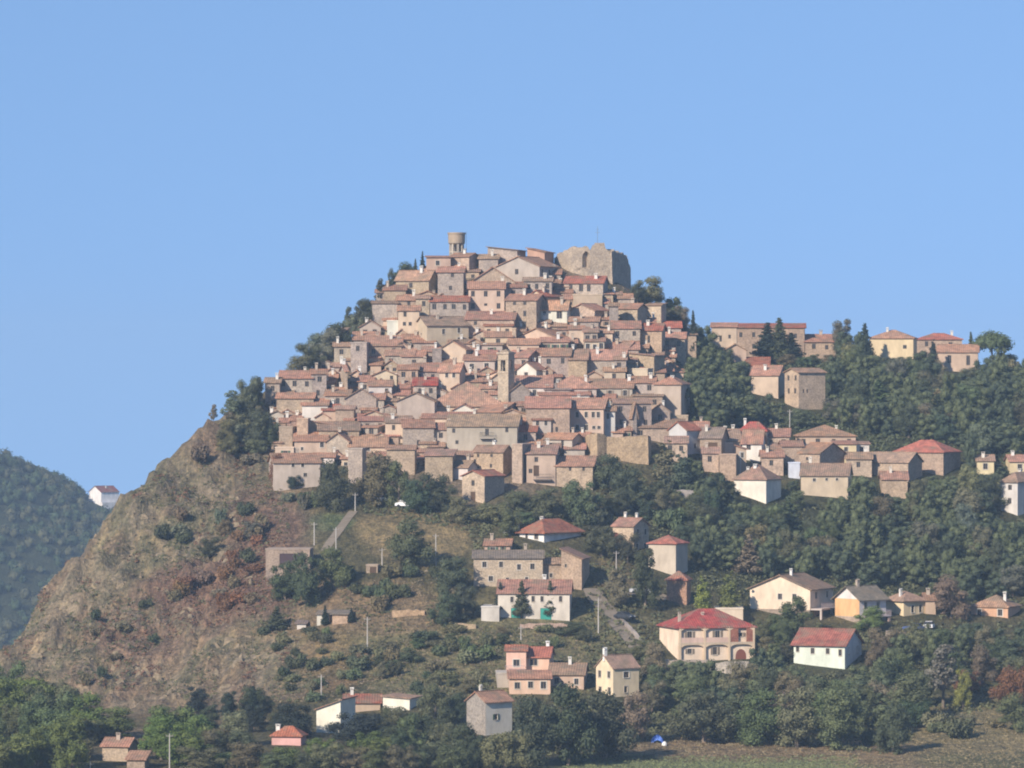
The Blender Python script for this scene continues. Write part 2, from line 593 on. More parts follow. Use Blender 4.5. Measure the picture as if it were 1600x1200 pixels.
for k in range(6):
    sm.box(-0.42, 0.42, -0.06, -0.04, 0.05 + k * 0.155, 0.14 + k * 0.155)
SHUT = sm.mesh('shutter', [M['paint']])
rm = MB()
rm.box(-.64, -.5, -.05, .02, -.10, 1.10)
rm.box(.5, .64, -.05, .02, -.10, 1.10)
rm.box(-.5, .5, -.05, .02, 1.0, 1.10)
rm.box(-.5, .5, -.10, .02, -.10, 0.0)
SURR = rm.mesh('surround', [M['plaster']])
cm = MB()
cm.box(-0.3, 0.3, -0.25, 0.25, -1.0, 1.0, 0)
cm.box(-0.36, 0.36, -0.31, 0.31, 1.0, 1.08, 0)
for sx in (-1, 1):
    cm.box(sx * 0.24 - 0.05, sx * 0.24 + 0.05, -0.25, 0.25, 1.08, 1.30, 0)
cm.poly([(-0.40, -0.34, 1.30), (0.40, -0.34, 1.30), (0.40, 0, 1.50), (-0.40, 0, 1.50)], 1)
cm.poly([(0.40, 0.34, 1.30), (-0.40, 0.34, 1.30), (-0.40, 0, 1.50), (0.40, 0, 1.50)], 1)
CHIM = cm.mesh('chimney', [M['plaster'], M['tile']])


def facade(mb, p0, u, n_, width, z0, z1, holes, depth=0.22):
    """a wall plane from p0 along u, with real openings and their reveals; n_ points outwards"""
    xs = sorted({0.0, width} | {h[0] for h in holes} | {h[1] for h in holes})
    zs = sorted({z0, z1} | {h[2] for h in holes} | {h[3] for h in holes})

    def pt(a, z, d=0.0):
        return (p0[0] + u[0] * a - n_[0] * d, p0[1] + u[1] * a - n_[1] * d, z)
    if not holes:
        mb.poly([pt(0, z0), pt(width, z0), pt(width, z1), pt(0, z1)])
        return
    for i in range(len(xs) - 1):
        for j in range(len(zs) - 1):
            xm, zm = (xs[i] + xs[i + 1]) / 2, (zs[j] + zs[j + 1]) / 2
            if any(h[0] < xm < h[1] and h[2] < zm < h[3] for h in holes):
                continue
            mb.poly([pt(xs[i], zs[j]), pt(xs[i + 1], zs[j]), pt(xs[i + 1], zs[j + 1]), pt(xs[i], zs[j + 1])])
    for a, b_, c_, d_ in holes:
        mb.poly([pt(a, c_), pt(a, c_, depth), pt(a, d_, depth), pt(a, d_)])
        mb.poly([pt(b_, c_), pt(b_, d_), pt(b_, d_, depth), pt(b_, c_, depth)])
        mb.poly([pt(a, d_), pt(a, d_, depth), pt(b_, d_, depth), pt(b_, d_)])
        mb.poly([pt(a, c_), pt(b_, c_), pt(b_, c_, depth), pt(a, c_, depth)])


def clash(hs, h):
    return any(h[0] < q[1] + .12 and h[1] > q[0] - .12 and h[2] < q[3] + .12 and h[3] > q[2] - .12 for q in hs)


HOUSES = []
LABELS = {}


def house(x0, xc, x1, ye, yb, roof='e', rise=10, wall='T', tiles='r', win='', loc='', yaw=None, depth=None, side='',
          chim=None, name='stone_house', cat='house', label=None, group=None, door=None, shut=None, doorcol=(0.10, 0.06, 0.035),
          Y=None, found=5.0, sur=None, over=0.35, wcol=None, tcol=None, swall=None, chcol=None):
    """a house given by its outline in the photograph: front wall x0..xc and flank xc..x1 (yaw > 0), or flank x0..xc and front
    xc..x1 (yaw < 0); ye eaves, yb foot of the visible wall, rise of the roof, all in the photograph's pixels"""
    if yaw is None:
        yaw = 28.0 if x0 < xc < x1 else rng.uniform(-3, 5)
    ya = R(yaw)
    front = (xc - x0) if yaw >= 0 or xc == x1 else (x1 - xc)
    flank = (x1 - xc) if yaw >= 0 else ((xc - x0) if xc < x1 else 0)
    cornerpx = xc if (flank > 0) else (x0 + x1) / 2
    if Y is None:
        cx_, Y, cz_ = hit(cornerpx, yb)
    s = F / Y
    cx_, cz_ = (cornerpx - CX) / s, (CY - yb) / s
    w = front / s / math.cos(ya)
    H = (yb - ye) / s
    r = rise / s
    if flank > 2:
        d = flank / s / max(0.2, abs(math.sin(ya)))
    else:
        d = depth or {'e': 2 * r / math.tan(R(17)), 'h': 2 * r / math.tan(R(18)), 's': r / math.tan(R(14))}.get(roof, 7.5)
    if depth:
        d = depth
    d = min(max(d, 3.5 if H < 6 else 5.0), 24.0)
    H = max(H, 1.0)
    # front wall direction u, inward direction v
    u = (math.cos(ya), -math.sin(ya))
    v = (math.sin(ya), math.cos(ya))
    if flank > 0:
        sgn = -1 if yaw >= 0 else 1
        ox, oy = cx_ + u[0] * w / 2 * sgn, Y + u[1] * w / 2 * sgn
    else:
        ox, oy = cx_, Y
    kind, base, wword = WALL[wall]
    root = link(name, None, loc=(ox, oy, cz_), rz=-ya)
    root.empty_display_size = 1.0
    wc = wcol or vary(base, 0.10, 0.03)
    # openings
    holes, sholes = [], []
    wl_ = []

    def put(hs, a, z, ww, hh, lim):
        h_ = (a - ww / 2, a + ww / 2, z, z + hh)
        if h_[0] < 0.15 or h_[1] > lim - 0.15 or h_[3] > H - 0.12 or h_[2] < -found + .2 or clash(hs, h_):
            return None
        hs.append(h_)
        return h_
    ww0, wh0 = 0.85, 1.15
    if door is not None:
        for (dx, dw, dh, dz) in door:
            h_ = put(holes, (dx - (x0 if (yaw >= 0 or xc == x1) else xc)) / s / math.cos(ya), dz, dw, dh, w)
            if h_: wl_.append(('door', h_, 0))
    if isinstance(win, str) and win:
        rows = [int(q) for q in win.split('/')]
        for k, cnt in enumerate(rows):
            hh = wh0 if H > 1.9 else 0.75
            z = H - 0.55 - hh - k * 2.75
            for q in range(cnt):
                a = w * (q + 0.5) / cnt + rng.uniform(-0.10, 0.10) * w / cnt
                h_ = put(holes, a, z + rng.uniform(-.08, .08), ww0 * rng.uniform(.85, 1.12), hh * rng.uniform(.9, 1.08), w)
                if h_: wl_.append(('window', h_, 0))
    elif win:
        for q in win:
            wx, wy = q[0], q[1]
            ww, hh = (q[2] / s, q[3] / s) if len(q) > 3 else (ww0, wh0)
            a = (wx - (x0 if (yaw >= 0 or xc == x1) else xc)) / s / math.cos(ya)
            h_ = put(holes, a, (yb - wy) / s - hh / 2, ww, hh, w)
            if h_: wl_.append(('window', h_, 0))
    if side:
        rows = [int(q) for q in side.split('/')]
        for k, cnt in enumerate(rows):
            for q in range(cnt):
                h_ = put(sholes, d * (q + 0.5) / cnt + rng.uniform(-.2, .2), H - 0.6 - wh0 - k * 2.75, ww0, wh0, d)
                if h_: wl_.append(('window', h_, 1 if yaw >= 0 else 2))
    mb = MB()
    X0, X1 = -w / 2, w / 2
    hipz = H
    facade(mb, (X0, 0), (1, 0), (0, -1), w, -found, H, holes)
    hr = sholes if yaw >= 0 else []
    hl = [] if yaw >= 0 else [(d - b_, d - a, c_, e_) for a, b_, c_, e_ in sholes]
    facade(mb, (X1, 0), (0, 1), (1, 0), d, -found, H, hr)
    facade(mb, (X1, d), (-1, 0), (0, 1), w, -found, H, [])
    facade(mb, (X0, d), (0, -1), (-1, 0), d, -found, H, hl)
    g = r - 0.02
    if roof == 'e':
        for X in (X0, X1):
            t = [(X, 0, H), (X, d, H), (X, d / 2, H + g)]
            mb.poly(t if X > 0 else t[::-1])
    elif roof == 'g':
        mb.poly([(X0, 0, H), (X1, 0, H), (0, 0, H + g)])
        mb.poly([(X1, d, H), (X0, d, H), (0, d, H + g)])
    elif roof == 's':
        for X in (X0, X1):
            t = [(X, 0, H), (X, d, H), (X, d, H + g)]
            mb.poly(t if X > 0 else t[::-1])
        mb.poly([(X1, d, H), (X0, d, H), (X0, d, H + g), (X1, d, H + g)])
    elif roof in ('sl', 'sr'):
        Xh = X0 if roof == 'sl' else X1
        for yy in (0, d):
            t = [(X0, yy, H), (X1, yy, H), (Xh, yy, H + g)]
            mb.poly(t if yy == 0 else t[::-1])
        t = [(Xh, 0, H), (Xh, d, H), (Xh, d, H + g), (Xh, 0, H + g)]
        mb.poly(t if Xh > 0 else t[::-1])
    wo = link('wall', mb.mesh('wall', [M[kind]]), root, wc)
    # roof
    ov, t = over, 0.16
    rb = MB()
    if roof == 'e':
        p = r / (d / 2)
        e = -ov * p
        rb.solid([(X0 - ov, -ov, H + e + t), (X1 + ov, -ov, H + e + t), (X1 + ov, d / 2, H + r + t), (X0 - ov, d / 2, H + r + t)], t)
        rb.solid([(X1 + ov, d + ov, H + e + t), (X0 - ov, d + ov, H + e + t), (X0 - ov, d / 2, H + r + t), (X1 + ov, d / 2, H + r + t)], t)
    elif roof == 'g':
        p = r / (w / 2)
        e = -ov * p
        rb.solid([(X0 - ov, d + ov, H + e + t), (X0 - ov, -ov, H + e + t), (0, -ov, H + r + t), (0, d + ov, H + r + t)], t)
        rb.solid([(X1 + ov, -ov, H + e + t), (X1 + ov, d + ov, H + e + t), (0, d + ov, H + r + t), (0, -ov, H + r + t)], t)
    elif roof == 'h':
        q = min(d, w) / 2
        p = r / q
        e = -ov * p
        a, b_, c_, d_ = (X0 - ov, -ov, H + e + t), (X1 + ov, -ov, H + e + t), (X1 + ov, d + ov, H + e + t), (X0 - ov, d + ov, H + e + t)
        if w >= d:
            k0, k1 = (X0 + q, d / 2, H + r + t), (X1 - q, d / 2, H + r + t)
            fs = ([a, b_, k1, k0], [b_, c_, k1], [c_, d_, k0, k1], [d_, a, k0]) if w > d + .2 else ([a, b_, k1], [b_, c_, k1], [c_, d_, k1], [d_, a, k1])
        else:
            k0, k1 = (0, q, H + r + t), (0, d - q, H + r + t)
            fs = ([a, b_, k0], [b_, c_, k1, k0], [c_, d_, k1], [d_, a, k0, k1])
        for f_ in fs:
            rb.solid(f_, t)
    elif roof == 's':
        p = r / d
        rb.solid([(X0 - ov, -ov, H - ov * p + t), (X1 + ov, -ov, H - ov * p + t), (X1 + ov, d + ov, H + r + ov * p + t), (X0 - ov, d + ov, H + r + ov * p + t)], t)
    elif roof in ('sl', 'sr'):
        p = r / w
        zl, zr = (H + r + ov * p, H - ov * p) if roof == 'sl' else (H - ov * p, H + r + ov * p)
        rb.solid([(X0 - ov, -ov, zl + t), (X1 + ov, -ov, zr + t), (X1 + ov, d + ov, zr + t), (X0 - ov, d + ov, zl + t)], t)
    else:
        rb.box(X0 - .08, X1 + .08, -.08, d + .08, H, H + 0.22)
    if roof in 'eghs' and roof != 'f':
        # a row of ridge tiles and the uneven lower edge of the tiling
        if roof == 'e':
            rb.box(X0 - ov, X1 + ov, d / 2 - .14, d / 2 + .14, H + r + t - .03, H + r + t + .08)
        elif roof == 'g':
            rb.box(-.14, .14, -ov, d + ov, H + r + t - .03, H + r + t + .08)
    rc = tcol or vary(TILE[tiles], 0.14, 0.05)
    if roof == 'f' and not tcol:
        rc = wc
    ro = link('roof', rb.mesh('roof', [M['tile'] if roof != 'f' else M['concrete']]), root, rc)
    # chimneys
    if chim is None:
        chim = [rng.uniform(.15, .85)] if (roof in 'egh' and rng.random() < 0.7) else []
    for cfr in chim:
        cx2, cy2 = X0 + w * cfr, d * rng.uniform(.25, .6)
        if roof == 'g':
            zc = H + r * (1 - abs(cx2) / (w / 2))
        elif roof in 'eh':
            zc = H + r * (1 - abs(cy2 - d / 2) / (d / 2)) * (0.7 if roof == 'h' else 1)
        else:
            zc = H + r * .5
        k = rng.uniform(.75, 1.1)
        link('chimney', CHIM, ro, chcol or rng.choice([(.70, .66, .58), (.5, .42, .34), (.74, .72, .67)]), loc=(cx2, cy2, zc + .1), scale=(k, k, rng.uniform(.7, 1.0)))
    # windows and doors
    shc = shut
    if shc is None and kind == 'plaster' and (isinstance(win, str) or name == 'villa') and rng.random() < .35:
        shc = rng.choice([(.16, .10, .06), (.07, .12, .08), (.24, .19, .14)])
    for kd, h_, sd_ in wl_:
        ww, hh = h_[1] - h_[0], h_[3] - h_[2]
        ac = (h_[0] + h_[1]) / 2
        if sd_ == 0:
            lo, rz = (X0 + ac, 0.14, h_[2]), 0.0
        elif sd_ == 1:
            lo, rz = (X1 - 0.14, ac, h_[2]), R(90)
        else:
            lo, rz = (X0 + 0.14, ac, h_[2]), R(-90)
        if kd == 'door':
            link('door', DOOR, root, doorcol, lo, rz, (ww, 1, hh))
        else:
            wo_ = link('window', WIN, root, None, lo, rz, (ww, 1, hh))
            if sur is None:
                sur = kind == 'plaster' and rng.random() < .5
            if sur:
                link('surround', SURR, wo_, rng.choice([(.62, .56, .47), (.70, .66, .58)]), (0, -.142, 0))
            if shc:
                for sg in (-1, 1):
                    link('shutter', SHUT, wo_, shc, (sg * 0.80, -0.155, 0), None, (0.5, 1, 1))
    # label
    if label is None:
        label = f'{wword} house {loc}'
    nw = len(label.split())
    if not 4 <= nw <= 16:
        print('LABEL LENGTH', nw, label)
    if label in LABELS:
        print('LABEL TWICE', label)
    LABELS[label] = 1
    tag(root, label, cat, group)
    HOUSES.append((root, x0, x1, ye, yb, Y, w, d, H))
    return root, dict(w=w, d=d, H=H, r=r, s=s, Y=Y, X0=X0, X1=X1, ya=ya, cz=cz_)
OLD = dict(name='town_house', group='houses of the old hill town')


def t(*a, **k):
    a = list(a)
    if a[4] < 700:
        a[4] += 10          # walls run on down behind the roofs in front
    return house(*a, **{**OLD, **k})


# --- crown of the hill, under the water tower and the ruined fort
t(666,704,704,402,426,'s',3,'P','r','1','with thin red eaves just below the water tower', depth=8)
t(703,733,749,401,421,'e',5,'T','r','','at the foot of the water tower, long blank front', yaw=25)
t(762,808,812,391,408,'sl',5,'G','n','','on the skyline between water tower and fort, roof rising', yaw=12, depth=9)
t(824,851,857,394,410,'sl',6,'P','r','','reddish and high on the skyline, next to the ruined fort', wcol=(.52,.33,.24), yaw=15, depth=8, chim=[])
t(748,778,778,404,416,'e',6,'G','n','','low and grey, between the water tower house and the skyline gable')
t(776,843,877,416,445,'g',15,'L','r','1','large gabled below the skyline, its flank in shade', yaw=24, side='3', depth=11, chim=[.3])
t(735,805,805,441,462,'g',23,'T','r',[(758,433+2,4,7),(765,434,4,7),(771,434,4,7),(777,435,4,7)],'broad gabled with a row of four slit windows', depth=10, chim=[])
t(684,724,724,425,464,'e',8,'G','r',[(707,430,5,6),(704,450,5,7)],'tall and narrow, above the roofs left of the broad gable')
t(618,670,684,437,462,'e',14,'B','o','1','long red roof topmost at the cliff edge', yaw=24)
t(600,634,634,453,473,'e',7,'B','r','','blank wall, second from the top of the cliff edge')
t(588,600,600,457,473,'e',4,'G','n',[(596,463,4,8)],'tiny sliver at the cliff edge near the top', chim=[])
t(620,650,650,469,482,'e',8,'B','r',[(639,474,5,7)],'small, one window, under the topmost long red roof')
t(650,671,671,466,494,'e',4,'T','n','1','narrow and tall near the upper cliff edge', chim=[])
t(672,732,732,471,494,'e',8,'G','b','4','long greyish with bright red roof left of the cream palazzo', chim=[])
t(582,621,621,474,503,'s',4,'G','n','','blank grey side towards the trees of the upper cliff edge', depth=7)
t(642,677,677,495,509,'s',3,'G','n','1','low, tucked above the cream house with dark roof', depth=6)
t(622,655,655,485,521,'e',7,'C','r',[(633,491,5,8),(632,506,5,6),(641,506,5,6)],'three windowed at the upper left of the town')
t(605,622,622,502,522,'f',2,'W','n','','small whitish cube beside the three windowed cream house')
t(732,788,788,451,485,'e',11,'C','r',[(739,459,6,9),(759,459,6,9),(779,459,6,9),(739,478,6,9),(759,476,5,4),(779,478,6,9)],'palazzo with six dark windows near the top', shut=None, chim=[.95], cat='house')
t(787,822,822,449,470,'e',8,'G','r','1/1','behind the brown block right of the cream palazzo')
t(790,838,842,469,511,'e',9,'B','r',[(804,474,5,5),(820,474,5,5),(804,490,5,9),(820,490,5,9),(804,506,5,8),(820,506,5,8)],'brown block with a grid of windows beside the cream palazzo', yaw=14, depth=9)
t(818,862,862,439,462,'e',5,'G','n','3','grey terrace row in shade below the skyline gable', chcol=(.7,.66,.58), chim=[.75])
t(826,850,882,463,474,'g',9,'C','b','','small sunlit gable with red roof below the fort', yaw=35)
t(842,886,890,483,505,'e',13,'W','r',[(851,489,5,6),(874,492,9,12)],'white with big red roof below the fort, shaded porch', yaw=12)
t(882,942,946,442,462,'e',10,'G','b',[(892,450,6,11),(908,450,7,11),(920,450,6,11)],'red roofed loggia leaning on the ruined fort', yaw=10, chcol=(.75,.72,.66), chim=[.78], depth=7)
t(896,941,941,461,474,'f',2,'C','n','','flat topped terrace wall below the fort loggia')
t(888,929,952,485,502,'g',10,'T','r','','sunlit gable with long red flank right under the fort', yaw=30)
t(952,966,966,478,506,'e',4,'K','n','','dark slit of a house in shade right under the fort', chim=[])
t(964,996,1012,482,504,'e',7,'T','r','','cube with a black shaded flank below the fort', yaw=26)
t(1008,1033,1041,477,506,'s',3,'T','n','','tall cube at the right end of the top row', yaw=20)
# --- second belt
t(648,667,732,508,536,'e',13,'C','n',[(693,518,5,8),(717,516,5,8),(717,530,5,6)],'with wide brown roof and shaded left flank, upper left', yaw=-22)
t(728,803,803,499,520,'e',12,'B','r',[(743,505,5,6),(780,510,5,6)],'wide red roof under the six windowed palazzo')
t(562,595,595,511,525,'g',10,'L','n','2','little pale gable with two windows at the left edge')
t(553,592,592,531,542,'e',12,'G','r','','red roof under the little pale gable at the left edge')
t(571,627,627,540,561,'e',15,'B','r','2','wide red roof of the left edge below the little gable', chim=[.7,.3])
t(512,541,541,515,543,'s',3,'P','n','','pinkish wall amid the shrubs of the left edge', depth=6)
t(522,548,548,541,566,'e',5,'G','n','1','grey with brown roof at the far left of the second belt')
t(548,573,573,536,572,'f',2,'G','n','1','roofless grey block with washing, left edge')
t(602,646,646,555,572,'e',9,'G','r','2','grey front under red eaves, left of the tan gable')
t(611,645,645,544,557,'g',9,'T','n','1','small tan gable with one window, left part')
t(628,663,663,557,573,'e',8,'G','r','1','low red roof between tan gable and grey tower house')
t(676,690,690,546,572,'f',2,'K','n','','dark narrow block left of the sunlit cream gable')
t(686,728,734,546,568,'g',13,'C','o',[(729-4,545,5,6)],'sunlit cream gable above the church roof, left of the bell tower', yaw=18)
t(757,800,800,509,523,'e',11,'C','b','3','cream strip under a deep red roof, in the middle of the upper town')
t(758,800,800,526,535,'e',10,'C','r','1','pale strip with one window under the deep red roof')
t(800,806,806,514,533,'f',2,'T','n','','slender sunlit chimney like block in the middle', found=3)
t(808,868,895,527,538,'g',14,'P','r','','wide low gable with tiled front in the middle', yaw=25, depth=10)
t(846,888,888,534,549,'e',6,'C','r','3','cream strip below the wide low gable')
t(889,912,912,514,528,'e',5,'C','r','','short cream wall below the sunlit fort gable')
t(890,935,935,502,522,'e',6,'G','r','2','grey wall under red tiles right of the white porch house')
t(912,934,934,519,540,'e',7,'K','n','2','dark house with a grey flank, centre right of the upper belt')
t(914,944,944,533,545,'e',7,'C','r','3','pale front with three dark windows at centre right')
t(936,957,957,520,533,'e',5,'C','n','','small cream chimney stack house at centre right')
t(956,1000,1000,513,536,'e',11,'G','r','2','grey under a long red roof at the right edge')
t(1000,1034,1036,516,554,'e',10,'O','b',[(1014,530,4,12),(1017,545,4,6)],'tall ochre with narrow windows at the right edge', yaw=8, depth=7)
t(1034,1064,1064,512,527,'e',9,'G','b','','low with bright red roof at the right edge, by the trees')
t(1034,1070,1070,529,548,'e',9,'T','o','2','cream tiled roof at the right edge below the bright red one')
t(1066,1088,1088,523,552,'s',4,'B','n','','brown wall half lost in trees right of the town')
t(944,982,997,543,552,'e',8,'C','o','1','light orange roof above the white trimmed terrace, right half', yaw=20)
t(960,998,998,546,556,'e',10,'G','r','2','low grey with dark eaves, right part of the middle belt')
t(740,776,776,553,562,'e',7,'G','r','1','grey ridge left of the bell tower top', chim=[.2,.5])
t(725,773,773,563,582,'e',8,'L','r','2','pale wall immediately left of the bell tower')
t(744,785,785,539,554,'s',3,'L','n','1','grey flat fronted, between red roofs left of the bell tower', depth=6)
t(794,842,842,538,551,'e',8,'C','r','','cream strip above the bell tower')
t(792,825,845,558,578,'e',10,'G','r','2','grey with red roof right behind the bell tower', yaw=22)
t(826,846,846,551,566,'e',6,'P','r','','pinkish bit between red roofs right of the bell tower')
t(846,890,890,556,582,'e',11,'G','r','2','blank grey front with red roof, right of the white gable')
t(808,838,869,578,592,'g',12,'W','r',[(822,585,7,7)],'brilliant white gable right of the bell tower', yaw=34)
t(888,917,917,562,590,'e',16,'O','o','','ochre blank front under light orange roof')
t(917,976,978,562,588,'e',15,'G','o',[(925,566,5,8),(938,566,5,8),(953,566,5,8)],'grey with three windows under a wide orange roof', yaw=6, depth=9)
t(944,977,977,580,597,'e',5,'C','o','1','small sunlit cream box, centre right')
t(982,1022,1040,556,582,'sl',4,'O','n','','ochre cube with black flank near the right edge', yaw=25)
t(982,1012,1020,577,596,'f',2,'C','n','','pinkish cube under the ochre cube', yaw=20)
t(960,978,978,562,592,'e',4,'G','n','1/1','grey narrow front left of the ochre cube')
t(984,1023,1023,598,618,'e',9,'G','r','2','bluish grey under red roof left of the tall pale block')
t(1022,1064,1069,600,648,'h',11,'L','r','','tall pale blank block at the right end of the town', yaw=14, wcol=(.50,.41,.33), depth=9)
# --- middle belt, left half
t(494,540,543,580,615,'e',9,'T','o','','large sunlit tan front at the left edge', yaw=-10, depth=8)
t(486,510,510,584,613,'e',6,'G','r','1/1','grey with a whitewashed strip, left of the large tan front')
t(436,488,488,591,615,'e',11,'G','r','3/2','long grey row with red roof at the left edge')
t(414,437,437,598,625,'e',7,'G','n','1/1','leftmost, grey, above the cliff')
t(432,490,490,622,648,'e',7,'B','r','','long brown wall with a red tile strip at the left edge', chim=[])
t(472,512,512,633,651,'e',9,'W','r','','white garage like front at the left edge', chim=[])
t(508,546,546,618,640,'e',8,'G','r','1','red roof strip left of the grey gable with framed window')
t(540,588,588,622,642,'g',14,'G','n',[(547,627,6,10)],'grey gable with one large framed window, left half')
t(559,600,600,624,638,'e',8,'G','r','1','red roof behind the grey gable, left half')
t(504,530,530,641,653,'e',8,'P','b','','small pink and white roof at the left edge')
t(524,553,553,639,658,'e',4,'B','n','','brown block under the grey gable at left', chim=[])
t(576,612,612,603,620,'e',8,'W','r',[(604,610,5,6)],'white front with one window, left of the crimson roof')
t(560,583,583,596,608,'e',8,'G','r','1','little grey with pinkish roof, left half')
t(583,620,620,586,602,'g',8,'C','r',[(602,589,4,8),(612,590,5,6)],'cream gable with two windows in the left half', depth=7)
t(622,653,653,577,600,'e',6,'B','r','2','brown front left of the twin windowed cream house')
t(646,686,686,580,594,'e',12,'G','r','2','greyish under the long red roof left of the church')
t(686,718,724,580,607,'e',12,'C','r',[(698,586,5,8),(709,586,5,8)],'twin windowed cream, just left of the church roof', yaw=20)
t(646,682,682,602,618,'e',11,'G','b','2','low with a crimson roof, left of the church', tcol=(.42,.085,.06))
t(620,679,679,627,654,'g',13,'P','n',[(643,629,5,7),(650,629,5,7),(662,629,5,7)],'broad grey pink gable with three windows left of church', depth=9, wcol=(.46,.38,.32))
t(558,611,611,653,664,'g',11,'T','o','','wide flat gable of sunlit tiles, left half')
t(561,605,605,657,671,'e',9,'G','r','2','red strip roof above the dark loggia, left half')
t(558,590,606,668,684,'s',5,'G','r',[(567,674,8,9),(580,674,8,9)],'with a dark open loggia, left half', yaw=18, depth=6)
t(602,641,641,660,684,'e',9,'C','n',[(615,668,5,8)],'cream front with a single window left of the white window house')
t(498,561,561,672,690,'e',12,'B','n','','brown roofs falling towards the left edge')
t(480,521,521,663,680,'sl',5,'T','n','','half ruined pale front at the left edge')
t(464,481,481,655,694,'f',2,'O','n','','tall ochre ruin wall at the left edge', cat='ruin')
t(436,457,457,668,704,'f',2,'B','n','','leftmost brown ruin on the cliff', cat='ruin')
t(460,511,511,689,714,'e',12,'P','r',[(503,695,6,8),(472,701,4,5)],'pinkish with red roof at the lower left corner')
t(510,545,548,690,716,'g',13,'G','r','','grey blank gable at the lower left corner', yaw=12, depth=9)
t(545,604,604,698,718,'e',20,'C','r',[(575,702,6,5)],'wide red roof rising right, lower left')
t(544,566,566,702,756,'f',2,'G','n','','tall grey stair wall at the lower left')
t(428,500,500,723,764,'e',13,'L','r',[(458,727,5,6),(473,727,5,6),(477,742,6,6)],'lowest at the left edge, pale with red roof', yaw=-8)
t(490,522,522,714,732,'e',5,'W','r',[(503,721,5,11)],'white corner house above the dark tree, lower left')
t(430,459,459,700,720,'f',2,'C','n','1','small whitish ruin at the lower left edge', cat='ruin')
t(630,678,678,668,706,'e',11,'G','r',[(654,692,5,9)],'large grey front with one white window, left of centre')
t(676,722,722,671,700,'e',9,'L','r','2/2','pale front with four windows left of the long balcony facade')
t(660,737,737,653,663,'e',8,'C','r','','cream fascia under a long red strip below the church', chim=[.5])
t(604,648,648,702,742,'e',5,'B','n','','brown wall over the trees at the foot, left of the black gap', chim=[])
t(664,707,707,712,752,'s',8,'B','n','','square brown front right of the black gap at the foot', depth=9)
t(680,742,742,712,726,'s',9,'P','n','','grey brown roofs above the tan tower house', depth=9)
# --- middle belt, right half
t(707,742,742,641,652,'g',9,'W','r','','small white pediment below the church wall', chim=[])
t(744,782,822,644,658,'e',14,'G','r','2','grey blue front with wide roof just under the bell tower', yaw=18)
t(778,822,822,648,658,'g',8,'T','o','','tan gable strip below the bell tower, to the right')
t(798,838,838,662,672,'e',8,'P','o','','pale tiled strip left of the small red roof')
t(698,808,808,666,697,'e',17,'L','n',[(709,673,5,7),(761,675,6,11),(792,672,5,7),(733,690,0,0),(714,691,5,6)],'long pale facade with an iron balcony in the middle', chim=[.35], name='town_house')
t(806,837,837,674,690,'e',10,'G','b','3','small red roof right of the balcony facade')
t(832,861,861,656,682,'e',8,'L','b',[(840,661,5,8),(853,661,5,8)],'pale with two windows, right of centre')
t(822,890,890,637,681,'e',16,'B','r',[(870,671,4,8)],'big brown blank wall under a very long red roof', chim=[])
t(890,943,945,638,678,'e',15,'C','r',[(902,648,5,9),(916,648,5,9),(927,648,5,9),(935,648,5,9),(902,668,6,9),(916,668,6,9),(928,668,5,5),(936,668,5,5)],'cream with eight windows at the right end of the long roof', yaw=8, depth=10)
t(943,961,961,642,674,'e',6,'W','n',[(950,650,5,9)],'narrow whitish slip beside the eight windowed house', wcol=(.55,.53,.5))
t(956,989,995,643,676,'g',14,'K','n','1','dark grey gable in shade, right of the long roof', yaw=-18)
t(850,894,911,686,712,'e',8,'L','r',[(853,692,4,6),(879,692,5,8)],'pale grey with red roof over the lower right quarter', yaw=25)
t(816,853,853,701,714,'e',12,'G','r','1','low red roof in the lower middle')
t(772,818,818,692,702,'e',9,'B','n','','brown tiled roof above the tall tan wall')
t(740,786,800,706,748,'e',9,'O','n',[(747,712,4,5),(768,712,4,5),(747,729,4,6),(767,728,4,6)],'ochre tower like block with grey shaded flank', yaw=20)
t(800,816,823,695,757,'f',2,'T','n','','tall narrow tan wall beside the dark lane', yaw=15, depth=9)
t(822,868,872,709,760,'e',12,'P','n',[(838,718,6,8),(829,736,6,7),(845,736,6,7)],'pinkish with a dark balcony at the foot of the town', yaw=6, door=[(838,1.1,2.1,2.0)], depth=9)
t(846,902,902,728,748,'sl',10,'B','r','','brown shed roof at the foot of the town, right of pink house')
t(868,926,930,728,768,'e',14,'T','r',[(891,733,4,6),(912,733,4,6)],'long tan with red roof at the foot, right', yaw=10, depth=9)
t(722,757,788,744,788,'g',8,'T','b',[(739,755,6,9)],'lowest stone house, white framed window above a door', yaw=32, door=[(739,1.1,2.3,0.1)])
t(706,731,746,730,752,'e',9,'W','n','','white sliver with brown roof beside the lowest house', yaw=25)
t(798,828,828,611,624,'g',12,'K','n',[(812,612,4,10)],'dark gable with pointed window right of the bell tower', found=4)
t(800,862,862,605,614,'e',17,'W','r','1','red roofs behind the dark pointed window gable')
t(858,932,932,606,618,'h',19,'L','r','3','hipped red roof right of the bell tower', chcol=(.78,.75,.7), chim=[.78])
t(852,891,891,608,618,'h',10,'G','g','','low grey domed roof, right of the bell tower')
t(842,921,921,617,624,'e',9,'W','r','4','flat red roof with white trim right of the bell tower')
t(896,988,990,606,622,'e',13,'L','r','4','long grey front with red roof towards the right edge', yaw=5, chcol=(.78,.76,.72), chim=[.93], depth=9)
t(988,1035,1035,619,642,'s',4,'B','n','2','flat brown roof left of the tall pale block', depth=8)
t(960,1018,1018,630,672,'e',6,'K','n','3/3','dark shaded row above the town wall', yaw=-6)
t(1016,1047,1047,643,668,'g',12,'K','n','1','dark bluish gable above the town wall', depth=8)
t(1044,1075,1075,650,664,'f',2,'T','n','','low tan parapet right of the dark gable')
t(980,1072,1072,668,680,'e',12,'T','n','2','flat brown roof over the town wall')
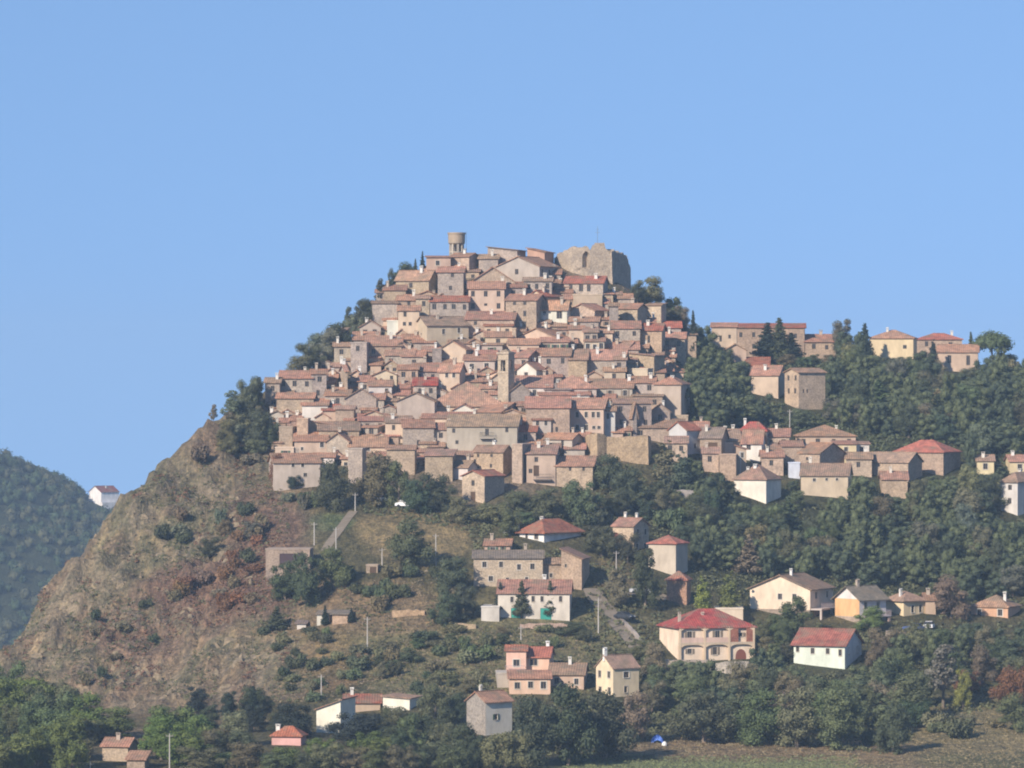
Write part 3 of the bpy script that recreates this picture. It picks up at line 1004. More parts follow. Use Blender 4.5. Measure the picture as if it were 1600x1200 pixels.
# lean-tos and annexes crowded against the foot of the larger fronts
for (ro_, x0, x1, ye, yb, Y, w_0, d_0, H_0) in list(HOUSES):
    lab_ = ro_['label']
    if yb - ye < 26 or x1 - x0 < 26 or yb > 712 or any(q in lab_ for q in ('palazzo', 'fort', 'balcony', 'eight', 'ruin')):
        continue
    for sd_ in ((0, 1) if x1 - x0 > 52 else (rng.randrange(2),)):
        wd_ = min(rng.uniform(.38, .52) * (x1 - x0), 34)
        a_ = x0 + rng.uniform(-3, 3) if sd_ == 0 else x1 - wd_ + rng.uniform(-3, 3)
        house(a_, a_ + wd_, a_ + wd_, yb - rng.uniform(9, 13), yb + 2, rng.choice('eeeg'), rng.uniform(5, 7.5), rng.choice('TTGBLCP'), rng.choice('rrrno'), rng.choice(['', '1', '2']),
              label=(('left ' if sd_ == 0 else 'right ') if x1 - x0 > 52 else '') + 'annex of ' + ' '.join(lab_.replace(' house ', ' ', 1).replace(' and ', ', ').split()[:13]), depth=rng.uniform(4.5, 6.5), **OLD)
# --- suburb right of the old town
SUB = dict(name='village_house', group='houses on the saddle right of the town')


def s_(*a, **k):
    a = list(a)
    a[4] += 6
    return house(*a, **{**SUB, **k})


s_(1046,1073,1095,672,706,'e',12,'W','b',[(1079,675,5,9),(1088,675,5,9),(1087,697,5,8)],'white with red roof and two windows below the wooded saddle', yaw=-48, wcol=(.56,.55,.54))
s_(1094,1127,1131,684,718,'e',15,'B','g','','brown with a dark porch next to the white red roofed one', yaw=12, door=[(1113,2.2,2.2,2.0)], depth=8)
s_(1130,1157,1157,690,708,'e',18,'P','n','1','brown roofed with chimneys in the middle of the saddle', chim=[.2,.7])
s_(1120,1145,1145,693,712,'f',2,'C','n','','cream box in front of the brown roofs on the saddle')
s_(1124,1150,1150,711,745,'f',2,'O','n','','ochre stepped wall below the cream box')
s_(1156,1197,1200,672,702,'h',12,'C','b','','cream with crimson hipped roof on the saddle', yaw=12, tcol=(.42,.10,.08))
s_(1160,1190,1197,691,718,'e',19,'W','r',[(1170,698,7,10)],'white under large red roof in front of crimson hip', yaw=14)
s_(1198,1233,1233,682,702,'e',11,'T','r','2','tan with low red roof right of the crimson hip')
s_(1222,1254,1254,697,727,'e',7,'B','r','','brown front below the low red roof')
s_(1246,1337,1337,681,698,'h',16,'P','r','4','wide with hipped red roof above the yellow house')
s_(1303,1338,1338,694,720,'s',4,'Y','r',[(1322,702,6,7)],'small yellow with one window on the saddle', depth=6)
s_(1337,1358,1358,694,718,'s',3,'W','n',[(1347,702,8,9)],'white balcony house beside the small yellow one', depth=6)
s_(1250,1281,1323,708,740,'e',15,'T','r',[(1262,717,5,5),(1263,726,5,8)],'tan front and big grey gable flank on the saddle', yaw=38)
s_(1252,1325,1328,743,775,'e',17,'C','n',[(1292,749,4,4),(1308,749,4,4),(1273,750,5,5)],'long whitish with brown roof above the pines', yaw=8, depth=10)
s_(1356,1419,1445,722,748,'e',14,'T','n','','long tan with grey shaded end, left of the big red hip', yaw=28)
s_(1378,1418,1418,749,772,'e',11,'B','r','','lower brown annex with red roof among the trees')
s_(1400,1474,1506,706,738,'h',17,'B','b','','big brown with wide red hip and black flank', yaw=30)
s_(1527,1553,1553,720,737,'e',8,'Y','n','1','little yellow in the trees right of the big red hip')
s_(1578,1612,1612,721,737,'e',9,'Y','r','1','yellow at the right edge of the picture, upper')
s_(1566,1590,1640,752,800,'h',13,'W','n','1/1','white with balcony at the right edge of the picture', yaw=40)
s_(1148,1197,1223,748,782,'h',22,'W','n','','white blank front under wide brown roof, below the saddle', yaw=28, chim=[.5,.3], wcol=(.80,.74,.63))
s_(1232,1250,1250,724,742,'f',2,'W','n','','small bluish white shed between the saddle houses', wcol=(.62,.66,.74))
s_(1098,1123,1123,708,732,'e',8,'T','n','1','tan step below the brown porch house on the saddle')
s_(1040,1074,1074,692,716,'e',9,'T','n','2','tan with brown roof below the white red roofed one', depth=7)
s_(1150,1166,1166,702,736,'sl',5,'P','r','1','narrow pinkish slip left of the white blank front')
s_(1190,1224,1224,714,736,'e',9,'T','r','1','tan with red roof behind the white blank front')
s_(1206,1247,1247,702,722,'e',9,'P','n','2','pinkish with brown roof in the middle of the saddle')
s_(1322,1362,1362,717,738,'e',9,'T','n','1','tan with brown roof left of the long tan one')
s_(1082,1106,1106,668,690,'e',8,'C','r','1','cream front behind the white red roofed one')
# --- ridge right of the town
RID = dict(name='ridge_house', group='houses on the right ridge')


def r_(*a, **k):
    return house(*a, **{**RID, **k})


r_(1112,1151,1151,511,545,'e',6,'C','r',[(1126,529,4,10),(1140,526,4,6)],'cream left wing of the long ridge building', depth=10, chim=[])
r_(1150,1257,1260,512,558,'e',6,'B','b',[(1158,523,5,8),(1178,523,5,8),(1178,541,5,8),(1243,525,5,8)],'long brown convent like building on the ridge', yaw=4, depth=10, chim=[])
r_(1132,1166,1166,547,566,'g',9,'P','n','','low gabled outbuilding before the long ridge building')
r_(1258,1306,1306,534,556,'e',11,'B','r','2','small red roofed at the right end of the long ridge building')
r_(1166,1201,1201,571,582,'e',12,'P','b','','bright red roof in the trees below the ridge building')
r_(1174,1216,1223,586,624,'e',14,'C','r','','cream blank gable end in the trees below the ridge', yaw=14, depth=8)
r_(1228,1248,1291,582,640,'e',6,'T','n',[(1256,611,3,6),(1262,611,3,6)],'tall tan cube with two slit windows among the trees', yaw=-30, side='2/2')
r_(1360,1427,1432,528,562,'h',12,'Y','o',[(1414,542,6,6)],'yellow with hipped roof on the ridge', yaw=10, depth=9, Y=1106.0)
r_(1432,1503,1503,530,552,'h',9,'B','b','2','brown with flat red hip behind the twin arched house', Y=1124.0)
r_(1466,1528,1531,550,580,'e',11,'P','r',[(1484,561,6,12),(1513,563,6,16)],'twin arched pinkish on the ridge by the umbrella pine', yaw=6, depth=8, Y=1102.0)
# --- villas and farmhouses on the lower slope
VIL = dict(name='villa', group='villas and farmhouses on the lower slope', found=4.0, sur=True)


def v_(*a, **k):
    return house(*a, **{**VIL, **k})


GREEN = (0.05, 0.30, 0.24)
v_(812,850,909,830,848,'h',17,'W','b',[(823,838,5,9),(838,837,8,12)],'white bungalow with long red roof below the town', yaw=40, wcol=(.82,.80,.76), over=.7)
v_(786,811,811,825,834,'sr',6,'W','b','','white carport wall left of the red roofed bungalow', depth=4, found=3)
v_(958,990,1015,822,862,'e',11,'T','r','','stone with black shaded flank and two white chimneys', yaw=32, chim=[.2,.75], chcol=(.75,.72,.66), side='2/2')
v_(946,967,989,846,858,'g',11,'C','b','','little cream gable with red roof in the bushes', yaw=30)
v_(1014,1056,1076,849,900,'h',11,'L','b','','tall pale with red hip and navy shaded flank', yaw=26, wcol=(.56,.48,.38))
v_(1042,1073,1079,905,946,'h',11,'B','b','','small brick annex below the tall pale house', yaw=14, wcol=(.40,.24,.16))
v_(757,797,797,852,870,'e',8,'P','r',[(770,857,8,4),(786,857,4,7)],'small pinkish behind the long stone farmhouse', wcol=(.5,.36,.28))
v_(740,848,848,872,918,'e',10,'T','g',[(757,882,7,9),(783,882,6,9),(811,886,6,9),(832,885,7,9),(767,904,7,8),(793,905,5,5),(823,905,5,7)],'long stone farmhouse with seven windows', yaw=0, depth=8, chim=[.75], wcol=(.52,.42,.31))
v_(848,884,884,881,916,'e',7,'O','n',[(861,899,5,7)],'lower middle part of the stone farmhouse row', chim=[], depth=7)
v_(877,909,914,873,922,'sl',14,'O','n',[(884,884,3,5)],'tower like ochre end of the stone farmhouse row', yaw=10, depth=9, chim=[])
v_(778,890,894,927,972,'e',18,'C','r',[(800,937,5,9),(833,936,5,9),(847,936,5,9),(876,936,5,9),(800,953,6,8)],'whitish with red roof and teal doors behind three cypresses', yaw=3, depth=10, wcol=(.66,.60,.51), doorcol=GREEN,
   door=[(808,2.2,2.3,0.2), (853,2.0,2.3,0.2), (880,3.0,2.3,0.2)])
v_(752,780,780,949,972,'f',2,'W','n','','whitish terrace block with a teal gate left of cypresses', wcol=(.6,.56,.5), doorcol=GREEN, door=[(772,1.7,2.0,0.1)])
v_(791,822,822,1017,1056,'e',6,'A','b',[(807,1036,10,11)],'apricot left wing with balcony', depth=7, chim=[])
v_(818,858,860,1027,1056,'e',13,'A','b',[(834,1035,12,10)],'apricot with red roof, white chimney and wide window', yaw=6, depth=8, chim=[.85], chcol=(.82,.80,.78))
v_(858,912,912,1054,1075,'e',14,'P','n','2','brown roofed annex behind the apricot house, right')
v_(796,860,860,1060,1085,'s',9,'A','o','3','low front porch row of the apricot house', depth=4, wcol=(.72,.50,.36))
v_(777,795,795,1053,1075,'f',2,'L','n','','small grey shed left of the apricot house')
v_(932,958,999,1044,1090,'e',18,'C','n',[(979,1055,10,9),(978,1078,6,10)],'pale cream, two windowed, above the dark oaks', yaw=-34, side='2/2', chcol=(.85,.83,.78), chim=[.02], wcol=(.80,.66,.45), over=.25)
v_(729,759,800,1097,1150,'e',14,'W','r',[(775,1101,6,8),(775,1121,6,9),(792,1101,5,8)],'white front with grey blank gable at the bottom centre', yaw=-40, wcol=(.78,.72,.60))
v_(494,532,545,1109,1146,'sr',14,'W','r','','sunlit white gable wall behind the round oak, lower left', yaw=14, wcol=(.84,.80,.66), depth=9)
v_(538,594,594,1098,1112,'e',10,'P','b','','dull red roof between two white gables, lower left', chim=[.2])
v_(598,640,652,1092,1110,'sl',3,'W','n','','flat white gable right of the dull red roof, lower left', yaw=16, wcol=(.82,.77,.64), depth=7)
v_(424,470,476,1149,1166,'h',12,'R','b','','pink with vermilion roof at the lower left', yaw=12, tcol=(.42,.15,.09))
v_(159,200,206,1166,1190,'e',10,'T','r','','small stone field house at the bottom left', yaw=12, depth=5, chim=[.5])
v_(198,226,230,1187,1203,'s',9,'B','r','','low lean-to shed right of the stone field house', depth=4, found=3, yaw=6)
big, bi = v_(1036,1060,1180,980,1032,'h',25,'C','b',[(1078,992,8,10),(1122,993,8,13),(1158,993,8,6),(1078,1018,7,8),(1118,1018,7,12)], label='large cream villa with crimson hipped roof, arcade and balcony',
   yaw=-16, depth=11, tcol=(.40,.085,.075), wcol=(.88,.71,.54), chim=[.1,.4], over=.5, cat='villa')
v_(1118,1161,1161,952,972,'f',2,'C','n','','plain cream box right behind the crimson roofed villa', wcol=(.70,.58,.44))
v_(1174,1266,1304,921,968,'g',21,'C','n',[(1220,933,7,9),(1242,933,7,9),(1213,912,4,5),(1230,912,4,5)],'pale gabled with two square windows over a stone base', yaw=26, depth=11, side='2', wcol=(.80,.66,.50), chim=[.55], chcol=(.82,.8,.76), over=.5)
v_(1308,1343,1387,936,976,'e',18,'W','g',[(1353,947,6,11),(1374,947,6,11)],'white fronted with an orange flank and grey roof', yaw=-38, wcol=(.78,.72,.68), over=.6)
v_(1384,1412,1450,938,964,'h',12,'Y','n',[(1427,952,6,11),(1440,952,6,11)],'bright yellow with tan hipped roof', yaw=-35, over=.5)
v_(1446,1462,1462,938,960,'e',9,'P','r','','small pinkish end right of the bright yellow one')
v_(1520,1575,1600,948,966,'h',16,'A','o','2','orange roofed, half hidden in trees at the right edge', yaw=25, wcol=(.66,.40,.26))
mint, mi = v_(1242,1320,1352,1008,1046,'e',22,'M','b',[(1248,1016,5,8),(1271,1018,6,9),(1294,1018,6,9),(1313,1020,5,10)],'mint green with a red roof and white gable end', yaw=22, side='2', depth=None, tcol=(.36,.13,.10), wcol=(.72,.78,.67), chim=[], over=.5)
v_(415,484,486,859,892,'f',2,'B','n','','flat roofed concrete shelter with a wide dark opening', yaw=3, depth=7, door=[(457,4.8,2.0,1.2)], doorcol=(.07,.045,.05), wcol=(.36,.28,.22), name='shelter', cat='shelter', label='flat roofed concrete shelter with wide dark opening above the round trees')  # dark door panel: shade of the open shelter put into its colour
v_(495,515,518,960,975,'s',4,'W','g','', yaw=8, depth=4, found=2, name='garden_shed', cat='shed', label='small white garden shed on the bare slope', group='garden sheds')
v_(519,543,545,960,975,'s',4,'O','g','', yaw=8, depth=4, found=2, name='garden_shed', cat='shed', label='small ochre garden shed next to the white one', group='garden sheds')
v_(572,590,592,884,896,'f',2,'T','n','', yaw=5, depth=3, found=2, door=[(583,1.2,1.2,0.0)], name='garden_shed', cat='shed', label='low stone hut with dark doorway under the round green tree', group='garden sheds')
v_(464,478,478,976,983,'s',3,'W','g','', depth=3, found=2, name='garden_shed', cat='shed', label='tiny white hut beside a dark conifer on the slope', group='garden sheds')
# ------------------------------------------------------------------ landmarks and masonry
def masonry(name, label, cat, path, base_py, thick, col, Y0, slit=(), rag=0.5, step=0.7, rows=14, seed=1, close=False, group=None, batter=0.03):
    """a stone wall along a plan path [(px, dY, top_py)], ragged on top, uneven on its face; slit cells are pushed in"""
    q = random.Random(seed)
    P3 = []
    for (px, dy, tp) in path:
        y = Y0 + dy
        P3.append(((px - CX) / F * y, y, (CY - tp) / F * y, px))
    zb = (CY - base_py) / F * Y0
    st = []
    for i in range(len(P3) - 1):
        a, b_ = P3[i], P3[i + 1]
        L_ = math.hypot(b_[0] - a[0], b_[1] - a[1])
        k = max(1, int(L_ / step))
        for j in range(k):
            t_ = j / k
            st.append([a[c] + (b_[c] - a[c]) * t_ for c in range(4)] + [(b_[1] - a[1]) / L_, -(b_[0] - a[0]) / L_])
    st.append(list(P3[-1]) + st[-1][4:])
    mb = MB()
    N = len(st)
    for (x, y, zt, px, nx_, ny_) in st:
        zt += q.uniform(-rag, rag * 0.4)
        for r_i in range(rows + 1):
            t_ = r_i / rows
            z = zb + (zt - zb) * t_
            py = CY - z / y * F
            dd = q.uniform(-.035, .035) - batter * (z - zb)
            for (sx0, sx1, sy0, sy1, dp) in slit:
                if sx0 <= px <= sx1 and sy0 <= py <= sy1:
                    dd = -dp
            mb.v.append((x + nx_ * dd, y + ny_ * dd, z))
        mb.v.append((x - nx_ * thick, y - ny_ * thick, zt + q.uniform(-.1, .1)))
        mb.v.append((x - nx_ * thick, y - ny_ * thick, zb))
    k = rows + 3
    for i in range(N - 1):
        for r_i in range(k - 1):
            mb.f.append((i * k + r_i, (i + 1) * k + r_i, (i + 1) * k + r_i + 1, i * k + r_i + 1))
            mb.mi.append(0)
    for e_ in (0, N - 1):
        f_ = tuple(e_ * k + r_i for r_i in range(k))
        mb.f.append(f_ if e_ else f_[::-1])
        mb.mi.append(0)
    o = link(name, mb.mesh(name, [M['stone']]), None, col)
    return tag(o, label, cat, group)


yf = hit(925, 458)[1] + 10
fort = link('fort', None, loc=((925 - CX) / F * yf, yf, (CY - 465) / F * yf))
tag(fort, 'ruined pale stone fort with broken top crowning the hill', 'fort')
wallo = masonry('wall', None, None, [(864,9,402),(872,5,394),(884,2,390),(892,1,384),(918,0,383),(922,0,388),(930,0,380),(944,0,380),(946,0,389),(958,0,390),(972,8,394),(982,14,399),(987,19,418),(986,21,440)],
                474, 2.2, (0.405, 0.33, 0.255), yf, slit=[(913,919,394,418,1.6),(905,908,420,426,.5),(936,939,402,408,.5)], rag=.5, seed=5, rows=22, step=.55)
bw = masonry('back_wall', None, None, [(984,21,418),(960,27,402),(920,27,396),(880,21,402),(866,10,408)], 474, 1.6, (0.39, 0.32, 0.245), yf, seed=6)
for o in (wallo, bw):
    o.parent = fort
    o.matrix_parent_inverse = fort.matrix_basis.inverted()
tb = MB()
tb.box(-.9, .9, 2.0, 3.6, 4, 12.0)
tb.box(-1.05, 1.05, 1.85, 3.75, 12.0, 12.35)
link('turret', tb.mesh('turret', [M['stone']]), fort, (0.40, 0.325, 0.25), loc=((937 - 925) / F * yf, 0, -.4))
ab = MB()
ab.tube([(0, 0, 11.5), (0, 0, 16)], [.05, .03], 6)
ab.box(-.5, .5, -.03, .03, 14.6, 14.66)
ab.box(-.3, .3, -.03, .03, 15.3, 15.36)
link('antenna', ab.mesh('antenna', [M['paint']]), fort, (.2, .2, .2), loc=((934 - 925) / F * yf, 2.6, -.4))

# water tower
yw = hit(712, 412)[1] + 7
s = F / yw
wt = link('water_tower', None, loc=((713.5 - CX) / s, yw, (CY - 400) / s))
tag(wt, 'round concrete water tank standing on pillars at the very top', 'water tower')
wb = MB()
ring = [(0, 0, 18 / s), (0, 0, 20 / s), (0, 0, 34 / s), (0, 0, 34.1 / s), (0, 0, 36.5 / s), (0, 0, 36.6 / s)]
wb.tube(ring, [11 / s, 13 / s, 13.4 / s, 14.4 / s, 14.4 / s, 13.2 / s], 28)
link('tank', wb.mesh('tank', [M['concrete']]), wt, (0.36, 0.28, 0.20))
for k in range(8):
    a = 2 * math.pi * k / 8 + .2
    pb = MB()
    pb.box(-.22, .22, -.22, .22, -3.0, 18.5 / s)
    link('pillar', pb.mesh('pillar', [M['concrete']]), wt, (0.42, 0.36, 0.29), loc=(10 / s * math.cos(a), 10 / s * math.sin(a), 0), rz=a)
pb = MB()
pb.tube([(0, 0, -3), (0, 0, 18.5 / s)], [.55, .55], 12)
link('shaft', pb.mesh('shaft', [M['concrete']]), wt, (0.34, 0.28, 0.22))
pb = MB()
pb.tube([(0, 0, 5 / s), (0, 0, 7 / s)], [11.2 / s, 11.2 / s], 20)
link('ring_beam', pb.mesh('ring_beam', [M['concrete']]), wt, (0.42, 0.36, 0.29))
pb = MB()
for sx in (-.2, .2):
    pb.box(sx - .03, sx + .03, -.03, .03, -2, 38 / s)
for k in range(20):
    pb.box(-.2, .2, -.02, .02, -1.8 + k * .33, -1.76 + k * .33)
link('ladder', pb.mesh('ladder', [M['paint']]), wt, (.15, .15, .15), loc=(15.2 / s, 0, 0), rz=R(90))

# church with its bell tower
house(668,790,790,634,644,'h',37,'C','r','', label='church nave under the largest red hipped roof in the town', name='church', cat='church', depth=19, yaw=0, chim=[], found=6)
xb, yb_, zb_ = hit(782, 628)
yb_ -= 1.5
s = F / yb_
TH = (628 - 553) / s
tw = link('bell_tower', None, loc=((786 - CX) / s, yb_, (CY - 628) / s), rz=-R(30))
tag(tw, 'square sunlit stone bell tower with arched opening beside the church', 'bell tower')
wd = 19 / s
mb = MB()
hh = [(wd * .28, wd * .72, (628 - 580) / s, (628 - 563) / s)]
for (p0, u_, n__) in (((-wd / 2, 0), (1, 0), (0, -1)), ((wd / 2, 0), (0, 1), (1, 0)), ((wd / 2, wd), (-1, 0), (0, 1)), ((-wd / 2, wd), (0, -1), (-1, 0))):
    facade(mb, p0, u_, n__, wd, -5, TH, hh, .45)
link('shaft', mb.mesh('shaft', [M['stone']]), tw, (0.47, 0.385, 0.285))
cb = MB()
for z_, h_, o_ in ((48 / s - .35, .22, .12), (TH - 1.2, .2, .10), (TH, .35, .22)):
    cb.box(-wd / 2 - o_, wd / 2 + o_, -o_, wd + o_, z_, z_ + h_)
link('cornice', cb.mesh('cornice', [M['stone']]), tw, (0.5, 0.41, 0.31))
pb = MB()
q_ = [(-wd / 2, 0), (wd / 2, 0), (wd / 2, wd), (-wd / 2, wd)]
for k in range(4):
    a, b_ = q_[k], q_[(k + 1) % 4]
    pb.poly([(a[0], a[1], TH + .35), (b_[0], b_[1], TH + .35), (0, wd / 2, TH + 1.0)])
link('roof', pb.mesh('roof', [M['tile']]), tw, (0.40, 0.30, 0.21))
bb = MB()
bb.tube([(0, 0, 0), (0, 0, .15), (0, 0, .6), (0, 0, .9)], [.55, .45, .32, .12], 12)
link('bell', bb.mesh('bell', [M['paint']]), tw, (.10, .08, .04), loc=(0, wd / 2, hh[0][2] + .7))

# town wall and retaining walls
yt = hit(960, 722)[1]
masonry('town_wall', 'high tan bastion wall at the lower right of the town', 'town wall', [(911,9,684),(914,3,680),(922,.5,678),(934,0,677),(945,1,678),(948,1.4,683),(980,1.2,682),(1014,1,680),(1018,4,682),(1019,12,684)], 745, 2.5, (0.42, 0.31, 0.20), yt, rag=.15, seed=8, rows=10)
yt = hit(1050, 786)[1]
masonry('retaining_wall', 'long low grey wall of the car park below the saddle', 'wall', [(1005,3,768),(1012,0,766),(1086,0,766),(1089,4,768)], 792, 4, (0.36, 0.32, 0.29), yt, rag=.1, seed=9, rows=5)
yt = hit(1070, 1043)[1] - 1.5
masonry('retaining_wall', 'pinkish terrace wall under the crimson roofed villa', 'wall', [(1028,1.5,1032),(1031,0,1031),(1112,0,1032),(1113,3,1034)], 1056, 2, (0.42, 0.35, 0.29), yt, rag=.08, seed=10, rows=5)
masonry('retaining_wall', 'garden wall with pillars at the right end of the villa terrace', 'wall', [(1117,1,1036),(1134,-.6,1033),(1171,-.6,1033),(1172,3,1036)], 1058, 1.2, (0.45, 0.40, 0.34), yt, rag=.12, seed=14, rows=5)
yt = hit(1400, 1010)[1]
masonry('retaining_wall', 'grey garden wall below the bright yellow house', 'wall', [(1383,4,987),(1385,0,985),(1420,0,985),(1422,2,992),(1456,2,994),(1460,6,998)], 1016, 1.5, (0.38, 0.32, 0.28), yt, rag=.15, seed=11, rows=5)
yt = hit(1500, 992)[1]
masonry('retaining_wall', 'roadside wall half hidden under the orange roofed house', 'wall', [(1470,1,987),(1472,0,986),(1512,0,987),(1514,3,990)], 1000, 1.5, (0.38, 0.32, 0.28), yt, rag=.12, seed=12, rows=5)
ya_, yb_1 = hit(966, 968)[1], hit(1000, 1012)[1]
masonry('retaining_wall', 'grey wall following the right side of the bending road', 'wall', [(962, 0, 962), (972, (yb_1 - ya_) * .3, 970), (986, (yb_1 - ya_) * .65, 984), (1000, yb_1 - ya_, 1002)], 1030, .7, (0.38, 0.33, 0.29), ya_ + 1.5, rag=.1, seed=19, rows=4)
yt = hit(725, 983)[1]
masonry('garden_wall', 'low ochre garden wall left of the teal door house', 'wall', [(707,1,975),(709,0,974),(744,0,975),(745,2,977)], 988, .6, (0.45, 0.34, 0.22), yt, rag=.1, seed=13, rows=4)
yt = hit(635, 964)[1]
masonry('garden_wall', 'low orange earth coloured wall on the bare slope', 'wall', [(612,1,955),(614,0,953),(664,0,953),(666,2,956)], 970, .8, (0.46, 0.32, 0.20), yt, rag=.3, seed=15, rows=4)
yt = hit(640, 895)[1]
masonry('garden_wall', 'crumbling field wall under the round green tree', 'wall', [(592,.5,886),(612,0,888),(640,0,890),(668,.5,891)], 900, .7, (0.40, 0.33, 0.25), yt, rag=.4, seed=16, rows=4)
yt = hit(840, 984)[1]
masonry('garden_wall', 'low rose brick wall in front of the teal doors', 'wall', [(812,.5,975),(840,0,974),(888,0,974),(890,1,976)], 988, .6, (0.46, 0.33, 0.26), yt, rag=.15, seed=17, rows=4)

# pieces added to single houses
rail = MB()
for k in range(13):
    rail.box(-1.5 + k * .25 - .02, -1.5 + k * .25 + .02, -.02, .02, 0, 1.0)
rail.box(-1.5, 1.5, -.03, .03, 1.0, 1.06)
for sx in (-1.5, 1.5):
    rail.box(sx - .02, sx + .02, 0, .9, 1.0, 1.06)
RAIL = rail.mesh('railing', [M['paint']])
slab = MB()
slab.box(-1.6, 1.6, -.95, 0, -.16, 0)
SLAB = slab.mesh('balcony', [M['concrete']])


def balcony(root, info, px, py, wd, col=(.05, .05, .05), scol=(.45, .4, .34), left=None):
    z_ = (CY - py) / info['s'] - info['cz']
    cen = root.location.x
    x_ = ((px - CX) / info['s'] - cen) / math.cos(info['ya'])
    b_ = link('balcony', SLAB, root, scol, loc=(x_, -.002, z_), scale=(wd / 3.2, 1, 1))
    link('railing', RAIL, b_, col, loc=(0, -.9, 0))
    return b_


def by_label(t_):
    for h_ in HOUSES:
        if t_ in h_[0]['label']:
            r0 = h_[0]
            return r0, dict(w=h_[6], d=h_[7], H=h_[8], s=F / h_[5], Y=h_[5], X0=-h_[6] / 2, X1=h_[6] / 2, ya=-r0.rotation_euler.z, cz=r0.location.z)
    raise KeyError(t_)


r0, i0 = by_label('iron balcony in the middle')
balcony(r0, i0, 761, 684, 2.9)
r0, i0 = by_label('dark balcony at the foot')
balcony(r0, i0, 848, 749, 3.6, scol=(.14, .12, .11))
r0, i0 = by_label('apricot left wing')
balcony(r0, i0, 804, 1049, 3.4, (.35, .3, .32), (.6, .5, .45))

# the large villa: floor slab, arcade piers, arches and parapets across its front
w_, H_ = bi['w'], bi['H']
zf = (CY - 1005) / bi['s'] - bi['cz']
fb = MB()
fb.box(-w_ / 2, w_ / 2, -.47, -.003, zf - .2, zf + .1)
link('balcony', fb.mesh('balcony', [M['plaster']]), big, (.62, .50, .37))
nb = 3
for k in range(nb + 1):
    pb = MB()
    xk = -w_ / 2 + .2 + (w_ - .4) * k / nb
    pb.box(xk - .18, xk + .18, -.49, -.25, -3, H_ - .05)
    link('pier', pb.mesh('pier', [M['plaster']]), big, (.74, .58, .40))
for k in range(nb):
    a = -w_ / 2 + .38 + (w_ - .4) * k / nb
    b_ = a + (w_ - .4) / nb - .36
    for zt, tag_ in ((zf - .2, 0), (H_ - .06, 1)):
        ar = MB()
        n_a = 8
        top = [(a + (b_ - a) * q / n_a, zt) for q in range(n_a + 1)]
        bot = [(a + (b_ - a) * q / n_a, zt - .12 - .5 * abs(2 * q / n_a - 1) ** 4) for q in range(n_a + 1)]
        for q in range(n_a):
            for y_, rev in ((-.45, 0), (-.30, 1)):
                f_ = [(bot[q][0], y_, bot[q][1]), (bot[q + 1][0], y_, bot[q + 1][1]), (top[q + 1][0], y_, top[q + 1][1]), (top[q][0], y_, top[q][1])]
                ar.poly(f_[::-1] if rev else f_)
            ar.poly([(bot[q][0], -.45, bot[q][1]), (bot[q][0], -.30, bot[q][1]), (bot[q + 1][0], -.30, bot[q + 1][1]), (bot[q + 1][0], -.45, bot[q + 1][1])])
        link('arch', ar.mesh('arch', [M['plaster']]), big, (.74, .58, .40))
    if k < 2:
        pb = MB()
        pb.box(a, b_, -.44, -.34, zf + .1, zf + .95)
        link('parapet', pb.mesh('parapet', [M['plaster']]), big, (.72, .52, .42))
    else:
        pb = MB()
        for (u0, u1) in ((a, a + (b_ - a) * .36), (a + (b_ - a) * .72, b_)):
            pb.box(u0, u1, -.43, -.31, zf + .1, H_ - .3)
        link('brick_panel', pb.mesh('brick_panel', [M['stone']]), big, (.36, .15, .10))
dr = MB()
xk = w_ / 2 - .2 - (w_ - .4) / nb / 2
dr.poly([(xk + 1.0 * math.cos(t_ * math.pi / 10), -.02, zf - 2.5 + (1.3 * math.sin(t_ * math.pi / 10))) for t_ in range(11)] + [(xk - 1.0, -.02, zf - 3.2), (xk + 1.0, -.02, zf - 3.2)])
link('door', dr.mesh('door', [M['paint']]), big, (.22, .08, .05))

